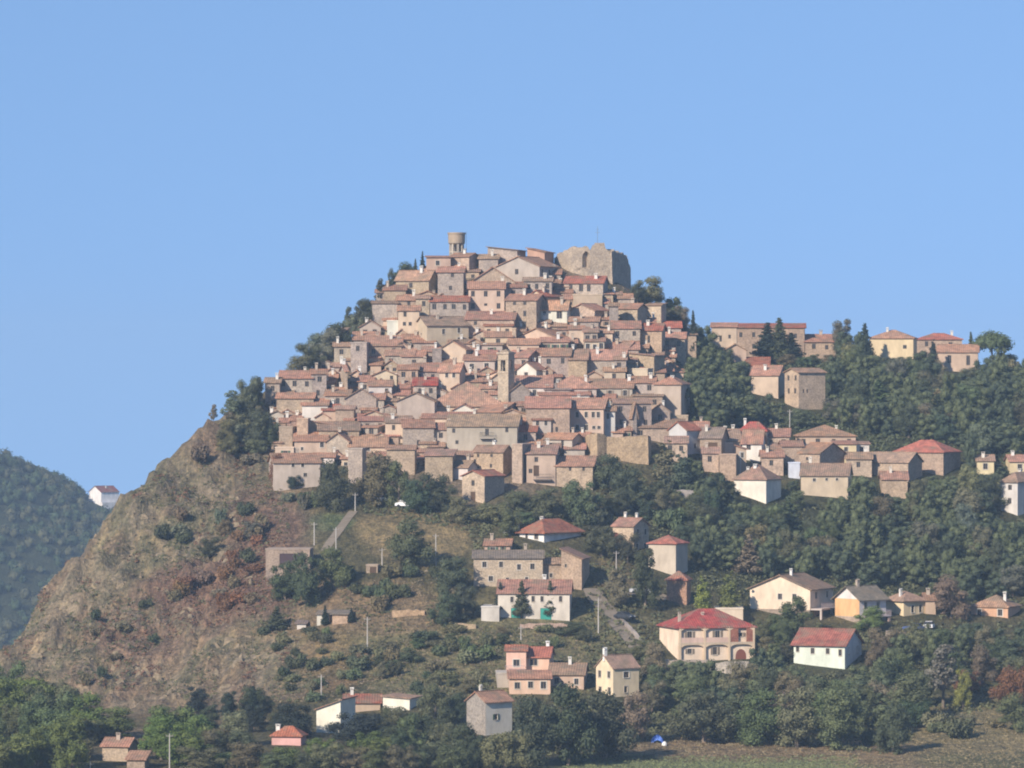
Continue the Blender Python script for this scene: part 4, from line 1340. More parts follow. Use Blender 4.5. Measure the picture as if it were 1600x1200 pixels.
# pale gabled house: stone base, balcony on its flank, carport piers
for key, tone in (('over a stone base', (.34, .27, .21)), ('orange flank and grey roof', (.42, .33, .26))):
    r0, i0 = by_label(key)
    mb = MB()
    zt = 2.1 if 'stone base' in key else 1.7
    mb.box(i0['X0'] - .06, i0['X1'] + .06, -.06, i0['d'] + .06, -4, zt - .35)
    link('base', mb.mesh('base', [M['stone']]), r0, tone)
    mb = MB()
    if 'stone base' in key:
        mb.box(i0['X1'] + .003, i0['X1'] + 2.2, .2, i0['d'] - .2, zt - .4, zt - .1)
        link('balcony', mb.mesh('balcony', [M['concrete']]), r0, (.5, .42, .36))
        for k in range(3):
            pb = MB()
            yk = .5 + k * (i0['d'] - 1) / 2
            pb.box(i0['X1'] + 1.8, i0['X1'] + 2.15, yk - .25, yk + .25, -4.5, zt - .4)
            link('pier', pb.mesh('pier', [M['plaster']]), r0, (.55, .47, .41))
        pb = MB()
        for k in range(24):
            yk = .3 + k * (i0['d'] - .6) / 23
            pb.box(i0['X1'] + 2.1, i0['X1'] + 2.14, yk - .03, yk + .03, zt - .1, zt + .85)
        pb.box(i0['X1'] + 2.08, i0['X1'] + 2.16, .2, i0['d'] - .2, zt + .85, zt + .92)
        link('railing', pb.mesh('railing', [M['paint']]), r0, (.45, .35, .33))
    else:
        mb.box(i0['X0'] + .1, i0['X1'] - .1, -1.6, -.003, zt - .3, zt - .05)
        link('balcony', mb.mesh('balcony', [M['concrete']]), r0, (.5, .42, .4))
        pb = MB()
        for k in range(24):
            xk = i0['X0'] + .2 + k * (i0['w'] - .4) / 23
            pb.box(xk - .03, xk + .03, -1.58, -1.54, zt - .05, zt + .85)
        pb.box(i0['X0'] + .1, i0['X1'] - .1, -1.6, -1.52, zt + .85, zt + .92)
        link('railing', pb.mesh('railing', [M['paint']]), r0, (.6, .5, .5))
        for k in range(3):
            pb = MB()
            xk = i0['X0'] + .5 + k * (i0['w'] - 1) / 2
            pb.box(xk - .25, xk + .25, -1.5, -1.1, -4, zt - .3)
            link('pier', pb.mesh('pier', [M['plaster']]), r0, (.52, .38, .33))
# white gable wall and verandah piers of the mint house
pb = MB()
zg = mi['H']
pb.poly([(mi['X1'] + .004, -.002, -.2), (mi['X1'] + .004, mi['d'] + .002, -.2), (mi['X1'] + .004, mi['d'] + .002, zg), (mi['X1'] + .004, mi['d'] / 2, zg + mi['r']), (mi['X1'] + .004, -.002, zg)])
link('gable_end', pb.mesh('gable_end', [M['plaster']]), mint, (.84, .86, .84))
# orange flank of the white fronted house
r0, i0 = by_label('orange flank and grey roof')
q_ = MB()
q_.box(i0['X0'] - .05, i0['X0'] - .003, .01, i0['d'] - .01, 1.4, i0['H'] - .05)
link('flank_render', q_.mesh('flank_render', [M['plaster']]), r0, (.78, .48, .24))
r0, i0 = by_label('grey blank gable at the bottom centre')
q_ = MB()
q_.box(i0['X0'] - .05, i0['X0'] - .003, .01, i0['d'] - .01, -3.5, i0['H'] - .05)
q_.poly([(i0['X0'] - .05, i0['d'] - .01, i0['H'] - .05), (i0['X0'] - .05, .01, i0['H'] - .05), (i0['X0'] - .05, i0['d'] / 2, i0['H'] + 14 / i0['s'] - .25)])
link('flank_render', q_.mesh('flank_render', [M['stone']]), r0, (.34, .30, .26))

# ------------------------------------------------------------------ roads and tracks
m, n, l, b = mat('asphalt')
ge = n.new('ShaderNodeNewGeometry')
n1 = noise(n, 0.8, 5, 0.6, ge.outputs['Position'], l)
l.new(ramp(n, l, n1.outputs['Fac'], [(0.3, (.165, .135, .10)), (0.7, (.25, .205, .155))]), b.inputs['Base Color'])
M['road'] = m


def strip(name, pix, wid):
    P3 = [hit(*p) for p in pix]
    pts_ = []
    for i in range(len(P3) - 1):
        for k in range(8):
            t_ = k / 8
            pts_.append((P3[i][0] * (1 - t_) + P3[i + 1][0] * t_, P3[i][1] * (1 - t_) + P3[i + 1][1] * t_))
    pts_.append(P3[-1][:2])
    mb = MB()
    K = 4
    for i, (x, y) in enumerate(pts_):
        j, k = max(i - 1, 0), min(i + 1, len(pts_) - 1)
        dx, dy = pts_[k][0] - pts_[j][0], pts_[k][1] - pts_[j][1]
        L_ = math.hypot(dx, dy) or 1
        rowz = [ground_z(x - dy / L_ * wid * (c / K - .5), y + dx / L_ * wid * (c / K - .5)) for c in range(K + 1)]
        for c in range(K + 1):
            mb.v.append((x - dy / L_ * wid * (c / K - .5), y + dx / L_ * wid * (c / K - .5), max(rowz[c], (rowz[c] + max(rowz)) / 2) + .10))
    for i in range(len(pts_) - 1):
        for c in range(K):
            a = i * (K + 1) + c
            mb.f.append((a, a + K + 1, a + K + 2, a + 1))
            mb.mi.append(0)
    o = link(name, mb.mesh(name, [M['road']]))
    return tag(o, kind='structure')


strip('path', [(552,800),(540,816),(528,832),(516,848),(507,862)], 1.8)
strip('road', [(925,921),(932,936),(946,952),(962,972),(980,992),(996,1012),(1003,1030)], 3.6)
strip('farm_road', [(978,931),(1000,928),(1025,930),(1040,938)], 3.5)
strip('track', [(1392,1000),(1430,993),(1470,990)], 4.5)

# small houses wedged into the gaps that still show bare ground between the town's walls
bpy.context.view_layer.update()
from mathutils import Vector
dg = bpy.context.evaluated_depsgraph_get()
TOWN = [(430, 606), (520, 545), (600, 455), (690, 420), (860, 425), (985, 472), (1062, 525), (1062, 660), (1000, 676), (910, 690), (820, 716), (640, 726), (432, 716)]


def in_town(x, y):
    c, j = False, len(TOWN) - 1
    for i in range(len(TOWN)):
        (xi, yi), (xj, yj) = TOWN[i], TOWN[j]
        if (yi > y) != (yj > y) and x < (xj - xi) * (y - yi) / (yj - yi) + xi:
            c = not c
        j = i
    return c


gaps = []
for py in range(425, 728, 4):
    for px in range(432, 1062, 5):
        if in_town(px, py):
            ok, loc_, n_1, i_1, ob_, m_1 = sc.ray_cast(dg, Vector((0, 0, 0)), Vector(((px - CX) / F, 1, (CY - py) / F)).normalized(), distance=1300)
            if ok and ob_.name == 'ground':
                gaps.append((px, py))
print('GAPS', len(gaps))
rng.shuffle(gaps)
shortl = [(h_[0]['label'], (h_[1] + h_[2]) / 2, (h_[3] + h_[4]) / 2) for h_ in HOUSES if len(h_[0]['label'].split()) <= 11 and h_[4] < 760]
made = []
for px, py in gaps:
    if len(made) >= 95 or any(abs(px - q[0]) < 15 and abs(py - q[1]) < 7 for q in made) or not shortl:
        continue
    made.append((px, py))
    k = min(range(len(shortl)), key=lambda i: (shortl[i][1] - px) ** 2 + (shortl[i][2] - py) ** 2)
    near = shortl.pop(k)[0]
    w_1 = rng.uniform(15, 25)
    house(px - w_1 / 2, px + w_1 / 2, px + w_1 / 2, py - rng.uniform(3, 7), py + 7, rng.choice('eeegs'), rng.uniform(4, 7), rng.choice('TTGBLCPG'), rng.choice('rrrnno'), rng.choice(['', '1', '1']),
          label='little house wedged beside the ' + near, depth=rng.uniform(4, 6), **OLD)
print('INFILL', len(made))
# ------------------------------------------------------------------ trees
GOLD = math.pi * (3 - math.sqrt(5))


def leaf_mesh(name, C_, N_, S_):
    """one small four sided leaf spray at each point C_, facing N_, of size S_"""
    n0 = len(C_)
    a = np.cross(N_, nrg.normal(size=(n0, 3)))
    a /= np.linalg.norm(a, axis=1, keepdims=True) + 1e-9
    b_ = np.cross(N_, a)
    s_1 = (S_ * nrg.uniform(.7, 1.2, n0))[:, None]
    s_2 = (S_ * nrg.uniform(.5, 1.0, n0))[:, None]
    V = np.stack([C_ - a * s_1, C_ - b_ * s_2, C_ + a * s_1 * nrg.uniform(.6, 1, (n0, 1)), C_ + b_ * s_2], 1).reshape(-1, 3)
    return V, np.arange(n0 * 4).reshape(-1, 4)


def unit(n0):
    v = nrg.normal(size=(n0, 3))
    return v / np.linalg.norm(v, axis=1, keepdims=True)


def blob_core(c, r):
    """a rough dark heart for a clump of leaves"""
    V, Q = [], []
    seg, rg = 7, 4
    for i in range(rg + 1):
        th = math.pi * i / rg
        for j in range(seg):
            ph = 2 * math.pi * j / seg
            k = nrg.uniform(.8, 1.1)
            V.append((c[0] + r * k * math.sin(th) * math.cos(ph), c[1] + r * k * math.sin(th) * math.sin(ph), c[2] + r * k * math.cos(th)))
    for i in range(rg):
        for j in range(seg):
            Q.append((i * seg + j, (i + 1) * seg + j, (i + 1) * seg + (j + 1) % seg, i * seg + (j + 1) % seg))
    return np.array(V), np.array(Q)


def crown(name, lobes, leaves, size, core=.62, flat=0.25):
    VV, QQ, k = [], [], 0
    tot = sum(r[3] ** 2 for r in lobes)
    for (x, y, z, r, sz) in lobes:
        n0 = int(leaves * r * r / tot)
        d = unit(n0)
        rad = r * (nrg.uniform(.55, 1.0, n0) ** .45) * nrg.uniform(.78, 1.2, n0)
        C_ = np.array([x, y, z]) + d * rad[:, None] * np.array([1, 1, sz])
        N_ = d + unit(n0) * .9 + np.array([0, 0, flat])
        N_ /= np.linalg.norm(N_, axis=1, keepdims=True)
        V, Q = leaf_mesh(name, C_, N_, np.full(n0, size))
        VV.append(V); QQ.append(Q + k); k += len(V)
        if core:
            V, Q = blob_core((x, y, z), r * core)
            V = (V - [x, y, z]) * [1, 1, sz] + [x, y, z]
            VV.append(V); QQ.append(Q + k); k += len(V)
    me = grid_mesh(name, np.concatenate(VV), np.concatenate(QQ))
    me.materials.append(M['leaf'])
    return me


def trunk(h, r, lean=.3, limbs=4, z0=-1.2, reach=2.2):
    mb = MB()
    q = random.Random(int(h * 100 + r * 1000))
    pts_ = [(0, 0, z0), (lean * .2, 0, h * .3), (lean * .5, lean * .2, h * .65), (lean, 0, h)]
    mb.tube(pts_, [r * 1.25, r, r * .7, r * .35], 7)
    for k in range(limbs):
        a = k * 2.4 + q.uniform(0, 1)
        z_ = h * q.uniform(.35, .7)
        x1, y1, z1 = reach * math.cos(a), reach * math.sin(a), z_ + reach * .8
        mb.tube([(lean * .3, 0, z_), (x1 * .5, y1 * .5, z_ + (z1 - z_) * .6), (x1, y1, z1)], [r * .5, r * .33, r * .15], 5)
    return mb.mesh('trunk', [M['bark']])


PROTO = {}
def broad_lobes(v):
    """seven habits: round, spreading, upright, lopsided, open, twin-topped, low"""
    wide = [1.0, 1.25, .78, 1.05, 1.1, 1.0, 1.3][v]
    tall = [1.0, .85, 1.2, 1.0, 1.05, 1.1, .7][v]
    out = [(0, 0, 3.8 * tall, 2.3 * min(wide, 1.1), .95)] if v != 4 else []
    k0 = [15, 17, 14, 16, 13, 16, 17][v]
    for k in range(k0):
        a = k * GOLD + v * 1.7 + nrg.uniform(-.4, .4)
        zz = .9 + 6.6 * ((k + .5) / k0) * tall
        rr = 2.5 * wide * math.sqrt(max(.05, 1 - ((zz / tall - 3.6) / 4.7) ** 2)) * nrg.uniform(.55, 1.25)
        x, y = rr * math.cos(a), rr * math.sin(a)
        if v == 3:
            x += (zz - 3) * .35
        if v == 5 and zz > 4.5:
            x += 1.5 if k % 2 else -1.5
            y *= .6
        out.append((x, y, zz + nrg.uniform(-.4, .4), nrg.uniform(.75, 1.85), nrg.uniform(.65, 1.0)))
    return out


for v in range(7):
    PROTO['broad%d' % v] = (crown('crown', broad_lobes(v), 5600, .165, .5 if v == 4 else .6), trunk(4.6, .26, .3 * (v - 3)), 8.0, 8.7)
for v in range(2):
    lobes = []
    for k in range(26):
        t_ = k / 25
        a = k * GOLD + v
        rr = (1 - t_) * 1.9
        lobes.append((rr * .75 * math.cos(a), rr * .75 * math.sin(a), 1.2 + t_ * 8.2, .35 + (1 - t_) * .95, .62))
    PROTO['conifer%d' % v] = (crown('crown', lobes, 2400, .22, .6, -.1), trunk(8.5, .2, .05, 0), 4.8, 10.0)
lobes = [(.15 * math.cos(k * 2), .15 * math.sin(k * 2), .8 + k * .62, [.5, .75, .9, 1.0, 1.0, .95, .9, .8, .7, .6, .5, .4, .3, .2][k], 1.1) for k in range(14)]
PROTO['cypress0'] = (crown('crown', lobes, 1500, .18, .7, .1), trunk(3, .18, 0, 0), 2.2, 9.3)
lobes = []
for k in range(22):
    a = k * GOLD
    rr = 3.3 * math.sqrt((k + .5) / 22)
    lobes.append((rr * math.cos(a), rr * math.sin(a), 6.3 - .13 * rr * rr + nrg.uniform(-.2, .2), 1.5, .8))
PROTO['umbrella0'] = (crown('crown', lobes, 3200, .2, .6, .4), trunk(6, .22, .2, 6, -1.2, 2.4), 9.0, 7.8)
# thin crowned tree with gaps, for the edge of the cliff
for v in range(2):
    lobes = []
    for k in range(11):
        a = k * GOLD + v * 2
        zz = 2.8 + 5.6 * (k + .5) / 11
        rr = nrg.uniform(.5, 2.3) * (1.1 - zz / 11)
        lobes.append((rr * math.cos(a), rr * math.sin(a), zz, nrg.uniform(.6, 1.15), .8))
    PROTO['loose%d' % v] = (crown('crown', lobes, 1300, .22, 0, .1), trunk(7.5, .16, .5, 7, -1.2, 1.7), 5.6, 9.2)
# whorled conifer with gaps between its tiers
lobes = []
for k in range(9):
    for j in range(5):
        a = j * 1.257 + k
        rr = 1.5 * (1 - k / 11)
        lobes.append((rr * math.cos(a), rr * math.sin(a), 1.4 + k * .92, .7, .45))
PROTO['whorl0'] = (crown('crown', lobes, 2600, .2, 0, .3), trunk(9.6, .17, 0, 0), 4.4, 10.0)
for v in range(3):
    lobes = [(0, 0, .9, 1.3, .8)]
    for k in range(7):
        a = k * GOLD + v
        rr = nrg.uniform(.7, 1.5)
        lobes.append((rr * math.cos(a), rr * math.sin(a), nrg.uniform(.5, 1.5), nrg.uniform(.6, 1.0), .85))
    PROTO['shrub%d' % v] = (crown('crown', lobes, 900, .2, .6), trunk(1.0, .1, .1, 3, -.8, .7), 4.4, 2.5)
lobes = [(.5 * math.cos(k * 2.1), .5 * math.sin(k * 2.1), 1.2 + k * .78, [.9, 1.2, 1.3, 1.25, 1.15, 1.0, .8, .6, .4, .25][k], 1.0) for k in range(10)]
PROTO['poplar0'] = (crown('crown', lobes, 1800, .2, .65, .1), trunk(3, .18, 0, 0), 3.4, 8.8)

FOL = {'d': (.066, .076, .042), 'm': (.092, .110, .054), 'o': (.135, .132, .070), 'b': (.062, .080, .046), 'y': (.155, .175, .045), 'r': (.165, .088, .045),
       'n': (.150, .122, .078), 'g': (.130, .138, .098), 'f': (.112, .148, .044), 'k': (.030, .042, .032)}
FOLW = {'d': 'dark green', 'm': 'green', 'o': 'olive', 'b': 'blue green', 'y': 'yellow green', 'r': 'russet', 'n': 'brownish', 'g': 'grey green', 'f': 'fresh green', 'k': 'blackish'}
MARKS = [(1185, 530, 'the long ridge building'), (1394, 540, 'the yellow ridge house'), (1497, 565, 'the twin arched house'), (1260, 610, 'the tall tan cube'), (1195, 600, 'the cream gable end'),
         (1070, 690, 'the white saddle house'), (1176, 690, 'the crimson hipped roof'), (1290, 680, 'the wide hipped roof'), (1452, 715, 'the big red hip'), (1185, 760, 'the white blank front'), (1288, 755, 'the long whitish house'),
         (1400, 740, 'the long tan house'), (1590, 765, 'the right edge white house'), (1220, 930, 'the pale gabled house'), (1345, 945, 'the orange flanked house'), (1425, 950, 'the bright yellow house'), (1550, 950, 'the orange roofed house'),
         (1108, 1000, 'the crimson villa'), (1297, 1020, 'the mint house'), (965, 1060, 'the pale cream house'), (1044, 870, 'the tall pale house'), (985, 840, 'the black flanked house'), (850, 830, 'the red roofed bungalow'),
         (825, 895, 'the stone farmhouse'), (835, 945, 'the teal door house'), (825, 1035, 'the apricot house'), (765, 1115, 'the grey gable house'), (515, 1120, 'the sunlit white gable'), (625, 1100, 'the flat white gable'),
         (450, 1150, 'the pink house'), (182, 1175, 'the stone field house'), (450, 872, 'the concrete shelter'), (507, 966, 'the white shed'), (640, 850, 'the round meadow tree'), (265, 1180, 'the orchard pole'), (15, 1185, 'the corner pole'),
         (1022, 1150, 'the blue tarpaulin'), (1474, 1060, 'the silvery tree'), (1581, 1070, 'the rust tree'), (465, 740, 'the lowest left house'), (384, 640, 'the cliff top grove'), (574, 990, 'the thin grey pole'), (502, 1075, 'the grey pole'), (396, 1100, 'the tall dark conifer')]


def where(px, py):
    d, mx, my, nm = min(((((px - m_[0]) / 1.2) ** 2 + (py - m_[1]) ** 2), m_[0], m_[1], m_[2]) for m_ in MARKS)
    dx, dy = px - mx, py - my
    if d > 160 ** 2:
        return 'far from ' + nm
    if abs(dx) > abs(dy):
        return ('right of ' if dx > 0 else 'left of ') + nm
    return ('below ' if dy > 0 else 'above ') + nm
NAMES = {'broad': ('broadleaf_tree', 'tree'), 'conifer': ('conifer_tree', 'conifer'), 'cypress': ('cypress_tree', 'cypress'), 'umbrella': ('umbrella_pine', 'pine'), 'loose': ('sparse_tree', 'tree'),
         'whorl': ('tiered_conifer', 'conifer'), 'shrub': ('shrub', 'shrub'), 'poplar': ('poplar_tree', 'tree')}
COUNT = {}
TREES = []
VARIANTS = {k: sum(1 for p in PROTO if p[:-1] == k) for k in NAMES}


def tree(kind, px, py, h, w, col, label, group=None, at=None):
    x, y, z = at if at else hit(px, py)
    s = F / y
    va = rng.randrange(VARIANTS[kind])
    if kind == 'broad' and at is None and ('round' in label or 'oak' in label or 'big' in label):
        va = rng.choice((0, 1, 0))
    pr = PROTO['%s%d' % (kind, va)]
    nm, cat = NAMES[kind]
    gz = ground_z(x, y)
    kx, kz = w / s / pr[2], (h / s + max(0.0, z - gz)) / pr[3]
    root = link(nm, None, loc=(x, y, gz - .1), rz=rng.uniform(0, 6.28), scale=(kx, kx * rng.uniform(.9, 1.1), kz))
    tag(root, label, cat, group)
    c = FOL[col]
    link('crown', pr[0], root, vary(c, .18, .10))
    link('trunk', pr[1], root, vary((.20, .16, .125), .25))
    TREES.append((px, py, h, w, y))
    COUNT[nm] = COUNT.get(nm, 0) + 1
    return root


ONE = [  # single trees one can point at
 ('umbrella',1551,577,64,70,'m','umbrella pine with wide flat crown on the ridge at right'),
 ('broad',1572,580,36,42,'k','dark round tree under the umbrella pine on the ridge'),
 ('conifer',1351,568,66,34,'k','tall thin conifer with tiered branches beside the yellow ridge house'),
 ('conifer',1517,545,30,22,'b','small pointed conifer behind the twin arched ridge house'),
 ('cypress',1458,580,52,18,'k','dark cypress in front of the twin arched ridge house'),
 ('conifer',1199,563,62,54,'k','left one of three dark conifers before the long ridge building'),
 ('conifer',1218,565,72,46,'d','tallest of three dark conifers before the long ridge building'),
 ('conifer',1236,567,50,52,'k','low broad conifer, rightmost before the long ridge building'),
 ('conifer',1083,566,84,22,'k','tall dark conifer at the right end of the old town'),
 ('broad',1016,482,54,58,'o','big olive green tree right of the ruined fort'),
 ('broad',1048,512,46,44,'d','first tree of the line stepping down right of the fort'),
 ('broad',1064,530,50,44,'n','second tree of the line stepping down right of the fort'),
 ('broad',1078,546,52,40,'d','third tree of the line stepping down right of the fort'),
 ('broad',1100,562,48,42,'b','last tree of the line stepping down to the ridge'),
 ('broad',996,474,40,26,'d','dark tree squeezed against the right wall of the fort'),
 ('conifer',649,430,28,13,'b','smaller of two pointed conifers left of the water tower'),
 ('conifer',660,428,38,14,'k','taller of two pointed conifers left of the water tower'),
 ('broad',630,444,34,46,'d','bushy tree below the pointed conifers on the skyline'),
 ('broad',611,450,36,18,'d','narrow dark tree on the upper cliff edge beside a red roof'),
 ('loose',593,462,30,24,'d','small airy tree on the skyline of the upper cliff edge'),
 ('broad',577,498,42,36,'d','dark tree at the cliff edge beside the blank grey house'),
 ('loose',544,510,34,26,'d','airy tree jutting from the skyline left of town'),
 ('broad',556,528,52,38,'g','grey green tree above the pinkish wall at the left edge'),
 ('broad',512,574,56,58,'g','grey green bush tree on the skyline left of the town'),
 ('broad',486,584,44,48,'d','dark bush tree on the skyline above the leftmost houses'),
 ('broad',500,568,48,60,'g','broad grey green tree where the town skyline meets the cliff'),
 ('broad',530,558,54,56,'d','dark broad tree right of the grey green one on the skyline'),
 ('broad',566,522,60,46,'d','dark tree under the airy one on the skyline'),
 ('broad',470,590,36,52,'o','olive tree behind the leftmost grey houses'),
 ('loose',334,664,34,20,'n','bare looking little tree alone on the cliff skyline'),
 ('loose',362,666,58,44,'g','thin grey tree, outermost of the cliff top grove'),
 ('broad',386,656,58,40,'g','tallest tree of the cliff top grove'),
 ('loose',401,640,54,26,'d','dark topped thin tree next to the leftmost houses'),
 ('broad',375,690,52,50,'o','round olive tree under the cliff top grove'),
 ('broad',402,704,64,48,'d','dark green tree under the leftmost houses'),
 ('broad',424,700,58,34,'m','narrow green tree against the leftmost ruin'),
 ('broad',432,760,52,26,'r','rusty orange tree at the lower left corner of the town'),
 ('broad',460,764,32,26,'k','small black green tree against the lowest left house'),
 ('broad',519,798,86,66,'d','big dark tree at the lower left foot of the town'),
 ('broad',585,792,84,70,'n','brownish olive tree in front of the lower left houses'),
 ('broad',622,794,74,56,'o','olive tree beside the tall brown wall at the foot'),
 ('broad',652,802,58,60,'b','blue green tree at the black gap in the houses'),
 ('broad',684,800,56,56,'d','dark tree left of the lowest stone house'),
 ('broad',716,818,46,50,'o','low olive tree under the lowest stone house'),
 ('broad',768,818,46,66,'o','broad low tree right under the lowest stone house'),
 ('broad',812,816,50,60,'m','green tree below the dark lane'),
 ('broad',852,818,54,70,'m','wide green tree under the dark balcony house'),
 ('broad',905,812,78,62,'m','tall rounded tree with pale trunk under the long tan house'),
 ('broad',954,768,64,70,'d','dark tree at the foot of the round bastion'),
 ('broad',988,790,58,60,'b','blue green tree below the bastion wall'),
 ('poplar',1040,764,80,44,'o','tall yellowish green poplar in front of the bastion wall end'),
 ('poplar',1064,770,68,36,'b','dark poplar right of the yellowish one'),
 ('broad',1135,790,46,40,'d','dark round tree left of the white blank fronted house'),
 ('broad',640,888,82,80,'m','large round green tree alone on the dry meadow'),
 ('broad',446,938,66,62,'d','left tree of the round trio below the shelter'),
 ('broad',478,948,92,62,'d','tallest tree of the round trio below the shelter'),
 ('broad',521,922,72,60,'m','right tree of the round trio below the shelter'),
 ('conifer',432,985,40,38,'d','dark squat conifer alone on the bare slope'),
 ('conifer',508,978,34,15,'k','dark narrow conifer left of the white shed'),
 ('conifer',549,974,26,14,'k','dark narrow conifer right of the ochre shed'),
 ('broad',706,928,62,70,'b','blue green tree left of the long stone farmhouse'),
 ('broad',694,980,54,58,'d','dark tree above the low ochre garden wall'),
 ('broad',728,968,50,50,'b','bluish tree beside the teal gate terrace'),
 ('conifer',782,962,54,28,'k','left cypress like conifer before the teal door house'),
 ('conifer',815,966,62,32,'d','middle cypress like conifer before the teal door house'),
 ('conifer',860,966,62,28,'d','right cypress like conifer before the teal door house'),
 ('broad',964,948,58,50,'n','brown green bush beside the road bend'),
 ('broad',1008,952,92,54,'d','tall dark tree by the tall pale house'),
 ('broad',940,870,60,56,'d','dark tree between the bungalow and the stone house'),
 ('broad',980,880,44,44,'d','dark bush below the little cream gable'),
 ('poplar',1098,962,66,28,'y','left bright yellow green poplar above the crimson villa'),
 ('poplar',1139,962,74,36,'y','right bright yellow green poplar above the crimson villa'),
 ('broad',830,1196,118,96,'b','blue green oak below the apricot house'),
 ('broad',888,1196,140,110,'d','largest dark oak at the bottom centre'),
 ('broad',946,1186,116,100,'d','dark oak under the pale cream house'),
 ('broad',990,1160,86,66,'n','brownish tree at the right end of the bottom oaks'),
 ('broad',790,1204,90,80,'o','olive tree at the bottom, right of the white fronted house'),
 ('broad',557,1164,64,92,'k','round dark oak in front of the white gable, lower left'),
 ('broad',460,1152,60,80,'k','dark oak left of the sunlit white gable wall'),
 ('conifer',396,1134,66,32,'k','tall dark conifer at the edge of the lower slope'),
 ('broad',1100,1160,100,108,'d','dark round tree above the brown field edge'),
 ('broad',1186,1164,94,100,'m','greenish tree above the field, right of the dark round one'),
 ('broad',1246,1168,102,90,'o','olive tree under the mint green house'),
 ('broad',1302,1170,98,90,'m','green tree below the mint green house, to the right'),
 ('broad',1396,1178,78,66,'b','blue dark tree at the corner of the brown field'),
 ('broad',1424,1128,78,90,'o','olive yellow tree above the bare slope at right'),
 ('loose',1474,1106,104,88,'g','large silvery feathery tree at the lower right'),
 ('broad',1505,1108,60,40,'y','yellow green little tree with its own shadow, lower right'),
 ('broad',1512,1086,50,48,'r','orange leaved tree at the lower right'),
 ('broad',1581,1104,88,64,'r','rust and ochre tree at the right edge'),
 ('broad',1588,1142,58,60,'m','green bush tree at the right edge under the rust one'),
 ('broad',8,1118,78,64,'m','dark leaved tree cut by the left edge above the orchard'),
 ('broad',62,1150,88,92,'f','biggest leafy tree at the left edge of the orchard'),
 ('broad',130,1156,80,84,'f','leafy tree second from the left edge, above the field house'),
 ('shrub',1496,1154,42,56,'m','round green shrub alone on the bare slope at right'),
 ('shrub',1462,1142,34,44,'o','low olive shrub left of the round green one'),
 ('broad',1486,966,66,66,'n','brown leaved tree between yellow house and orange roof'),
 ('broad',1360,988,40,56,'f','light green tree before the orange flanked house'),
 ('broad',1240,1000,66,80,'m','green tree between the pale gable and the mint house'),
]
for k_, px, py, h, w, c, lab in ONE:
    tree(k_, px, py, h, w, c, lab)


def inside(poly, x, y):
    c = False
    j = len(poly) - 1
    for i in range(len(poly)):
        if (poly[i][1] > y) != (poly[j][1] > y) and x < (poly[j][0] - poly[i][0]) * (y - poly[i][1]) / (poly[j][1] - poly[i][1]) + poly[i][0]:
            c = not c
        j = i
    return c


def blocked(px, py, h, w, y, tol):
    for (ro, x0, x1, ye, yb, Y, *_r) in HOUSES:
        if x0 - w * .3 < px < x1 + w * .3 and ye - 4 < py < yb + 2:
            return True
        if Y > y - 3:
            ox = min(px + w / 2, x1) - max(px - w / 2, x0)
            oy = min(py, yb) - max(py - h, ye)
            if ox > 0 and oy > 0 and ox * oy > tol * w * h:
                return True
    return False


MASS = {}


def wood(poly, count, sp, hr, wr, kinds, cols, label, group, tol=.12, tries=60, mass=0):
    """trees standing free of the houses over a stretch of the slope outlined in the photograph"""
    xs, ys = [p[0] for p in poly], [p[1] for p in poly]
    got = []
    for _ in range(count * tries):
        if len(got) >= count:
            break
        px, py = rng.uniform(min(xs), max(xs)), rng.uniform(min(ys), max(ys))
        if not inside(poly, px, py):
            continue
        h, w = rng.uniform(*hr), rng.uniform(*wr)
        if any(abs(px - q[0]) < sp and abs(py - q[1]) < sp * .42 for q in got):
            continue
        at = hit(px, py)
        if blocked(px, py, h, w, at[1], tol):
            continue
        got.append((px, py, h, w, at, rng.choice(kinds), rng.choice(cols)))
    # the nearest stand as trees of their own, the rest of a closed wood as one mass
    got.sort(key=lambda q: -q[2] * q[3])
    for i, (px, py, h, w, at, kd, c) in enumerate(got):
        if i < len(got) - mass:
            size = ('tall' if h > (hr[0] + hr[1]) / 2 else 'low') + (' wide' if w > (wr[0] + wr[1]) / 2 else ' narrow')
            noun = {'conifer': 'conifer', 'shrub': 'shrub'}.get(kd, 'tree')
            tree(kd, px, py, h, w, c, '%s %s %s %s, %s' % (size, FOLW[c], noun, label, where(px, py)), group, at)
        else:
            MASS.setdefault(group, []).append((kd, px, py, h, w, c, at))
    print('WOOD', group, len(got), 'of', count)


B_ = ['broad']
wood([(1044,500),(1075,520),(1108,560),(1165,600),(1190,640),(1225,700),(1160,668),(1110,690),(1072,660),(1068,600),(1040,550)], 66, 17, (34, 56), (34, 54), B_ * 5 + ['conifer'], 'dmmoobn',
     'of the saddle wood', 'wood on the saddle', mass=46)
wood([(1025,735),(1060,700),(1110,725),(1150,750),(1250,752),(1340,752),(1430,752),(1520,735),(1640,745),(1640,800),(1020,800)], 60, 16, (16, 34), (22, 40), B_ * 3 + ['shrub'], 'ddmmob', 'among the saddle houses', 'trees among the saddle houses', .25, mass=42)
wood([(1190,690),(1240,690),(1260,745),(1200,745)], 5, 12, (16, 26), (18, 26), B_, 'dm', 'in the saddle yards', 'trees in the saddle yards', .3)
wood([(1110,556),(1180,562),(1260,556),(1360,560),(1440,574),(1530,578),(1640,588),(1640,605),(1440,592),(1300,572),(1110,580)], 34, 15, (16, 32), (24, 40), B_ * 3 + ['shrub'], 'ddmmoo', 'along the ridge', 'trees along the ridge', .4)
wood([(345,668),(380,640),(425,606),(432,720),(400,730),(352,712)], 16, 11, (26, 46), (26, 42), B_ * 2 + ['loose'], 'dgoodn', 'of the cliff top', 'trees of the cliff top', .3)
